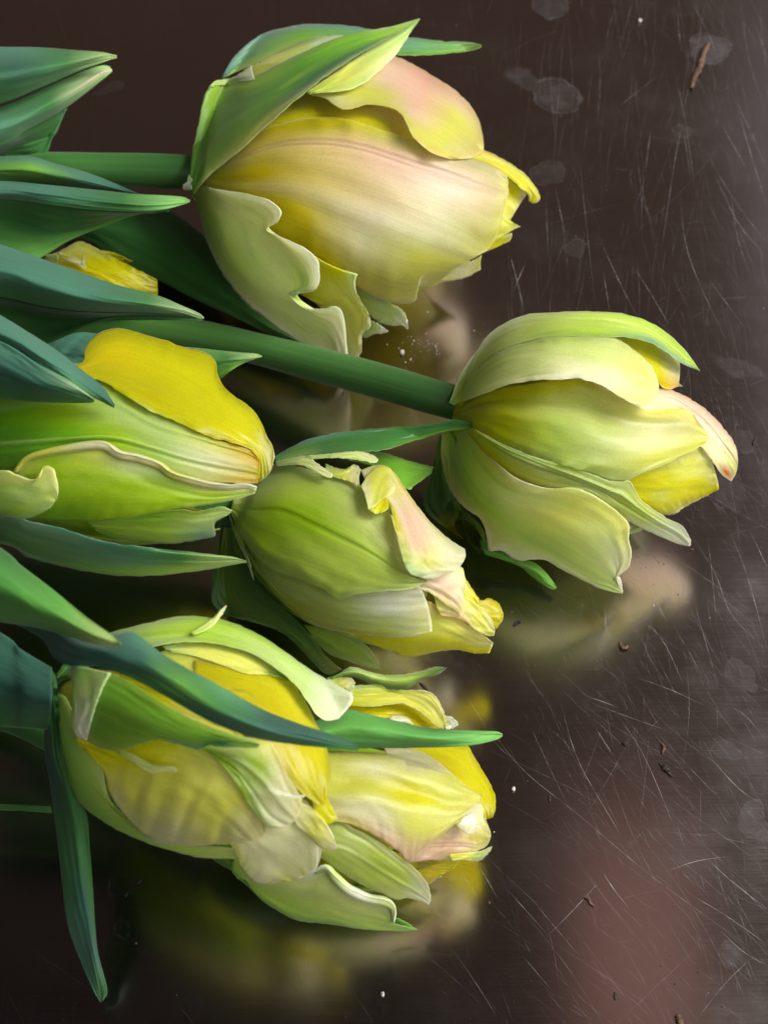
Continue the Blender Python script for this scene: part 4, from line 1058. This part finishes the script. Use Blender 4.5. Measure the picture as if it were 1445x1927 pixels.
t6.sepal(patch('K', ("200,150 260,138 340,84 450,110 560,136 700,130 800,110 900,84 966,92", "220,158 300,125 380,120 480,150 600,175 720,165 820,140 900,112 966,93", "250,165 340,150 400,165 500,205 600,226 720,228 790,170 860,150 910,135 964,95"),
               [[GREEN, PGREEN, LIME, PGREEN, MGREEN], [GREEN, PGREEN, PGREEN, LIME, MGREEN], [MGREEN, MGREEN, MGREEN, DGREEN, MGREEN]], b6, 1.0, -4, seed=116, bow=3.5, nt=24))
t6.leaf(patch('K', ("-350,560,42 130,430,40 290,358,40 450,390,40 620,430,40 800,474,39 1000,492,38 1200,500,36 1290,504,35 1324,520,34",
                    "-350,640,44 130,520,43 300,485,43 480,490,43 650,510,42 820,535,41 1000,545,39 1200,535,36 1324,523,34",
                    "-350,740,41 150,626,39 300,620,39 500,611,39 800,610,38 1050,600,37 1200,575,36 1300,546,35 1324,527,34"),
              [[LEAFG, LEAFG, (84, 150, 66), LEAFG, (110, 170, 80)], [LEAFG, (90, 150, 60), (90, 155, 66), (84, 150, 66), (110, 170, 80)], [MGREEN, MGREEN, LEAFG, LEAFG, (110, 170, 80)]], seed=117))

# ================================================================== tulip 5 (front, on top)
t5 = Tulip("pleated cream and green tulip with a long bent leaf blade lying over it", (95, 1310))
b5 = Body('D', "60,290", "850,640", 45, 43, 168)
t5.stem('X', "-260,1310,22 -120,1290,32 0,1290,42 60,1298,44 115,1318,45", 3.8)
t5.hidden(b5, (195, 235, 275, 315, 350), .92, (GREEN, LIME, GREEN))
t5.hidden(b5, (35, 90, 145), .8, (OLIVE, YEL, DYEL), 48)
t5.petal(patch('D', ("480,190 600,210 740,228 800,300 842,380 870,440 882,520 872,600", "480,240 600,270 700,320 760,400 800,470 830,540 862,618", "480,300 580,360 660,420 700,480 740,530 780,572 850,622"),
               [[(214, 200, 40), YEL, YEL, YEL, YEL], [OLIVE, DYEL, DYEL, DYEL, YEL], [OLIVE, DYEL, DYEL, DYEL, PALEY]], b5, 1.04, 2.0, seed=121, nt=30))
t5.petal(patch('D', ("820,560 860,580 885,620 905,660", "830,620 860,640 885,655 905,662", "840,670 870,680 890,672 904,665"), [[YEL, YEL, PALEY]], b5, 1.0, 1.0, seed=122, ns=20, nt=10))
t5.petal(patch('D', ("330,200 400,162 480,178 545,202 562,240 550,272", "340,240 420,220 490,225 530,250 545,275", "360,290 440,290 520,300 540,285"), [[LIME, PALEY, PALEY]], b5, 1.02, 2.2, seed=123, nt=18),
         patch('D', ("520,300 575,280 640,286 668,320 680,345", "530,350 590,330 640,330 676,350"), [[DYEL, YEL, YEL]], b5, 1.02, 2.6, seed=124, nt=10, ns=24))
t5.sepal(patch('D', ("70,240 110,185 180,130 280,98 440,62 560,72 650,105 740,160 820,218 890,258 948,290", "90,240 160,180 270,130 420,105 560,115 660,150 750,205 820,260 880,305 946,318",
                     "110,245 230,180 390,146 500,138 620,160 700,200 770,255 810,305 840,350 870,370 908,364"),
               [[DGREEN, GREEN, PGREEN, LIME, LIME, PGREEN, WHITE], [MGREEN, BLUEG, LIME, LIME, PGREEN, PGREEN, WHITE], [MGREEN, BLUEG, PGREEN, LIME, PGREEN, PGREEN, WHITE]], b5, 1.06, 3.0, seed=125, ns=70, nt=30, curl=(-1, 1.5, 1)),
         patch('D', ("385,150 500,138 620,160 700,198 760,248", "400,160 500,165 600,190 690,225 755,250", "420,165 500,185 580,212 640,232 740,236"),
               [[PGREEN, PALEY, PALEY, PALEY, LIME]], b5, 1.06, 2.0, seed=126, nt=16),
         patch('D', ("470,108 530,72 556,45 574,30", "485,116 535,92 562,58 576,31"), [[LM, PL, CREAM]], b5, 1.08, 4, seed=127, ns=20, nt=6))
t5.sepal(patch('D', ("60,290 55,400 85,520 130,600 200,662 300,716 400,752 500,776 605,780", "75,290 90,400 130,510 190,590 260,645 350,700 450,735 540,752 605,765", "100,300 150,400 200,470 225,590 285,675 380,725 480,740 560,745 600,748"),
               [[MGREEN, MGREEN, GREEN, LIME, LM], [MGREEN, GREEN, LIME, LIME, LM], [MGREEN, LIME, LIME, LM, PL]], b5, 1.04, 1.0, seed=128))
t5.petal(patch('D', ("120,400 300,432 430,428 520,445 600,480 660,560 690,640 695,690", "130,430 280,470 400,480 490,510 570,560 630,620 670,680 685,712", "150,450 240,520 330,570 420,600 500,630 570,670 620,705 650,728",
                     "170,470 214,530 232,590 280,660 340,716 400,736 480,741 560,736 640,731"),
               [[(200, 196, 50), (210, 208, 50), (206, 212, 60), LM, LM, PL], [(206, 200, 60), (214, 210, 60), (212, 214, 76), PALEY, PALEY, CREAM], [(218, 214, 60), (228, 224, 90), PALEY, PALEY, PALEY, CREAM], [(224, 218, 80), PALEY, PALEY, CREAM, PALEY, CREAM]],
               b5, 1.06, 2.6, seed=129, ns=110, nt=40, ruf=.4, rf=5, spleat=(6.4, .30, .10, .98)))
t5.petal(patch('D', ("480,430 600,425 700,430 760,540 800,600", "500,450 600,470 690,520 745,590 790,650", "520,460 600,510 660,580 710,650 760,680", "540,480 600,550 640,620 690,680 730,690"),
               [[PGREEN, PGREEN, PALEY, CREAM, CREAM], [LIME, PGREEN, LIME, CREAM, CREAM], [LIME, LIME, PGREEN, CREAM, WHITE], [LIME, LIME, LIME, PGREEN, CREAM]], b5, 1.06, 3.4, seed=130, nt=30,
               rib=[(.45, .03, .6, PGREEN, .4), (.7, .03, -.5, GREEN, .4)]))
t5.petal(patch('D', ("560,600 680,650 760,640 800,602 850,662 862,720 850,790", "560,650 660,700 740,720 790,740 820,780 832,815", "560,690 640,740 690,780 740,810 780,830 790,838", "570,720 600,755 615,800 640,835 665,852 700,856 740,850"),
               [[CREAM, CREAM, CREAM, CREAM], [CREAM, CREAM, CREAM, CREAM], [PALEY, CREAM, CREAM, PALEY], [PALEY, PALEY, CREAM, PALEY]], b5, 1.22, -1.5, seed=131, nt=30, pleat=(2.5, .4, .2), ruf=.5),
         patch('D', ("770,600 830,630 880,690 903,748", "770,640 820,670 860,715 900,752", "780,680 810,705 850,745 880,756"), [[CREAM, PALEY, CREAM]], b5, 1.02, 1.2, seed=132, ns=24, nt=12))
t5.petal(patch('D', ("690,560 770,590 808,592", "700,580 760,600 806,598"), [[CREAM, WHITE, WHITE]], b5, 1.1, 5, seed=133, ns=16, nt=6))
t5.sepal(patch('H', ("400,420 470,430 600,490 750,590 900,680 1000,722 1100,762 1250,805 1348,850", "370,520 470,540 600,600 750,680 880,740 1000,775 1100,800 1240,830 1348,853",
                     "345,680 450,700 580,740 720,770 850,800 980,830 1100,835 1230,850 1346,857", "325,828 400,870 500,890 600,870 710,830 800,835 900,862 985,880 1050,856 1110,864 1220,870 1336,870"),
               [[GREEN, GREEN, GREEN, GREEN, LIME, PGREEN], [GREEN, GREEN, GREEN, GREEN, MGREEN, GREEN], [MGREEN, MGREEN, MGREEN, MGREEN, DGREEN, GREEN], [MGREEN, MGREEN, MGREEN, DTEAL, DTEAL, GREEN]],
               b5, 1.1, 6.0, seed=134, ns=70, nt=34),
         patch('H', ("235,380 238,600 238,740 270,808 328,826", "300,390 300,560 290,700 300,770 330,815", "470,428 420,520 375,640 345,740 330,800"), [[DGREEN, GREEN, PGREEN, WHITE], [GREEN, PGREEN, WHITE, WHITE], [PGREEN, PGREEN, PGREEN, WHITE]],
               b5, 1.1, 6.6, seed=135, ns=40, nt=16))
t5.petal(patch('H', ("520,430 700,480 900,580 1100,690 1250,800 1345,850", "520,470 700,540 900,640 1060,720 1230,810 1345,856", "520,510 720,600 880,690 1040,750 1210,825 1345,862"),
               [[OLIVE, OLIVE, PALEY, PALEY, YEL]], b5, 1.06, 3.2, seed=136, nt=16))
t5.petal(patch('H', ("500,880 600,910 680,955 760,980 840,985 860,1002", "510,900 610,945 690,980 760,995 840,1005 860,1006", "520,915 610,970 680,1012 740,1020 790,1012 850,1018"), [[LIME, PL, PL, CREAM]], b5, 1.1, 4, seed=137, ns=30, nt=10))
# the bent leaf
t5.leaf(patch('D', ("-60,-5,56 0,10,59 70,40,64 150,95,70 235,120,75 300,110,76 400,182,76 560,270,75 700,345,73 850,400,71 930,428,69 964,450,68",
                    "-60,40,58 0,60,61 60,100,66 130,145,74 230,170,79 320,195,80 420,250,80 560,330,79 700,390,76 850,425,72 964,453,68",
                    "-60,80,56 0,110,58 40,140,62 70,190,70 120,210,74 200,212,76 300,248,77 400,302,77 520,370,76 650,420,74 760,440,72 880,453,70 962,458,68"),
              [[DTEAL, DTEAL, TEAL, TEAL, LEAFG, (78, 140, 92), DTEAL, DTEAL, DTEAL], [DTEAL, DTEAL, DTEAL, DTEAL, MGREEN, LEAFG, DTEAL, DTEAL, DGREEN], [DGREEN, DTEAL, DTEAL, DGREEN, DGREEN, DTEAL, DGREEN, DGREEN, DGREEN]], seed=138, ns=90))
t5.leaf(patch('G', ("-420,200,48 0,425,50 80,490,52 200,562,54", "-420,500,50 0,620,53 100,660,55 200,680,56", "-420,780,42 0,790,45 90,795,47 190,800,48"), [[TEAL, TEAL, DTEAL], [TEAL, DTEAL, DTEAL], [DGREEN, DGREEN, DGREEN]], seed=139))
t5.leaf(patch('G', ("190,560,50 178,700,46 170,850,42 190,1000,38 215,1180,33 240,1400,26 260,1550,20 310,1690,12 360,1800,6 388,1842,3",
                    "200,640,54 210,760,50 220,900,47 260,1040,42 290,1200,36 310,1400,29 335,1560,22 362,1700,14 380,1790,7 390,1842,3",
                    "210,700,50 225,850,46 260,980,42 330,1110,38 345,1250,33 358,1420,26 367,1560,20 378,1660,14 412,1796,6 394,1840,3"),
              [[DGREEN, DTEAL, DTEAL, LEAFG, LEAFG, TEAL, TEAL], [DGREEN, DGREEN, DGREEN, LEAFG, DTEAL, DTEAL, LEAFG], [DGREEN, DGREEN, DGREEN, DGREEN, DGREEN, DTEAL, LEAFG]], seed=140, ns=80))
t5.leaf(patch('G', ("-420,1060,14 0,1084,14 100,1088,14 195,1095,13", "-420,1100,14 0,1104,14 100,1110,14 200,1120,13"), [[MGREEN, MGREEN, DGREEN]], seed=141, ns=24, nt=8))


# ------------------------------------------------------------------ bits lying on the table
def scrap(name, label, cat, path, r, mat, group=None, flat=.6, seed=0):
    p = resample(pts('X', path), 26)
    n = len(p)
    s = np.linspace(0, 1, n)
    rad = r * (.35 + .65 * np.sin(np.pi * np.clip(s, .05, .95)) ** .6) * (1 + .35 * wave(s, seed, 4, 4))
    P = at_height(p[:, :2], 0 * s)
    P[:, 2] = rad.max() * flat + .05 + p[:, 2]
    X, uv, C = tube(P, rad, [[(120, 90, 60), (90, 70, 50)]], n=9)
    X[..., 2] = P[:, 2][:, None] + (X[..., 2] - P[:, 2][:, None]) * flat
    X += rng.normal(0, r * .12, X.shape)
    X[:, -1] = X[:, 0]
    X[..., 2] = np.maximum(X[..., 2], .05)
    o = build(name, [(X, uv, C)], mat, None, 0)
    tag(o, label, cat, group)
    return o


scrap("twig", "dark dried twig lying in a pale water stain", "twig", "1300,168,0 1306,148,.1 1316,128,.25 1322,106,.35 1333,84,.1", .75, M_bark, seed=1)
scrap("dry_scrap", "curled brown plant scrap shaped like a hook on bare steel", "plant scrap", "1166,1208,0 1168,1218,.3 1174,1222,.4 1182,1216,.1", .32, M_bark, seed=2)
scrap("dry_scrap", "thin dark stick-like scrap above a clump of dirt", "plant scrap", "1240,1436 1248,1446 1258,1456 1264,1462", .30, M_dark, seed=3)
scrap("dirt_clump", "small dark clump of dirt on the bare steel", "dirt", "1246,1440 1252,1448 1258,1452", .55, M_dark, seed=4)
scrap("dry_scrap", "short curved brown scrap near the dirt clump", "plant scrap", "1244,1400,.1 1248,1408,.3 1245,1418,.1", .30, M_bark, seed=5)
scrap("dry_scrap", "long wavy pale brown scrap on the pinkish reflection", "plant scrap", "1098,1688,.1 1106,1692,.3 1110,1700,.2 1117,1706,.1", .26, M_bark, seed=6)
scrap("dry_scrap", "thick dark scrap at the table's pinkish reflection end", "plant scrap", "1274,1910 1277,1920 1280,1930", .6, M_bark, seed=7)
scrap("dirt_clump", "tiny branching speck of dirt beside the closed pink-tipped tulip", "dirt", "966,1178 972,1172 980,1170", .35, M_dark, seed=8)
scrap("dry_scrap", "black comma-shaped scrap next to the pink tipped petal", "plant scrap", "1416,838 1419,830 1424,824", .3, M_dark, seed=9)
scrap("dry_scrap", "tiny upright dark scrap below the largest scratch", "plant scrap", "1034,1496 1034,1510", .22, M_dark, seed=10)
scrap("dry_scrap", "small dark scrap low on the pinkish reflection", "plant scrap", "1156,1868 1157,1882", .25, M_dark, seed=11)
scrap("dirt_clump", "dark broken crumb beside the hanging leaf", "dirt", "258,1666 264,1658 268,1660", .4, M_dark, seed=12)
scrap("dry_scrap", "thin black thread of dirt below the hanging leaf crumb", "plant scrap", "236,1688 241,1680", .22, M_dark, seed=13)
scrap("dry_scrap", "tiny dark curl beneath the rolled green petal", "plant scrap", "790,1285 798,1293 806,1302", .3, M_dark, seed=14)
scrap("dirt_clump", "small dark dot of dirt right of the dirt clump", "dirt", "1172,1396 1178,1404", .42, M_dark, seed=15)
for i, (x, y, r, lab) in enumerate(((757, 666, .62, "white round crumb above the long green stem"), (966, 1486, .42, "single white crumb beside the pale yellow tulip"),
                                    (1203, 41, .5, "pale crumb near the twig stain"), (720, 1872, .4, "white crumb alone on the darkest steel"))):
    o = scrap("crumb", lab, "crumb", f"{x-3},{y} {x},{y} {x+3},{y}", r, M_white, flat=.8, seed=20 + i)


def specks():
    """countless grains of dirt and pollen"""
    V, F, MI = [], [], []
    r = np.random.default_rng(11)

    def grain(x, y, rad, mi):
        c = at_height(np.array([x, y]), 0.0) + np.array([0, 0, rad * .5 + .03])
        i0 = len(V)
        d = np.array([[1, 0, 0], [-1, 0, 0], [0, 1, 0], [0, -1, 0], [0, 0, .6], [0, 0, -.5]]) * rad * r.uniform(.5, 1.4, (6, 3))
        V.extend((c + d).tolist())
        for a, b, cc in ((0, 2, 4), (2, 1, 4), (1, 3, 4), (3, 0, 4), (2, 0, 5), (1, 2, 5), (3, 1, 5), (0, 3, 5)):
            F.append((i0 + a, i0 + b, i0 + cc)); MI.append(mi)
    for _ in range(420):
        x = r.uniform(600, 1445) if r.uniform() < .85 else r.uniform(0, 1445)
        grain(x, r.uniform(-10, 1940), min(r.lognormal(-2.3, .45), .3), 0 if r.uniform() < .6 else (1 if r.uniform() < .8 else 2))
    for _ in range(60):                                     # pollen under the first head
        grain(r.normal(795, 28), r.normal(655, 20), min(r.lognormal(-2.5, .4), .2), 2)
    for _ in range(90):                                     # dirt below the open head
        grain(r.normal(960, 50), r.normal(1085, 26), min(r.lognormal(-2.4, .4), .25), 1)
    for _ in range(70):
        grain(r.normal(1230, 45), r.normal(1045, 22), min(r.lognormal(-2.5, .4), .25), 0)
    me = bpy.data.meshes.new("dirt_specks")
    me.from_pydata((np.array(V) * MM).tolist(), [], F)
    me.update()
    for m in (M_bark, M_dark, M_white):
        me.materials.append(m)
    me.polygons.foreach_set("material_index", np.array(MI, dtype=np.int32))
    o = bpy.data.objects.new("dirt_specks", me)
    scene.collection.objects.link(o)
    o["kind"] = "stuff"
    o["label"] = "scattered grains of dirt and pollen on the steel"
    o["category"] = "dirt"


specks()
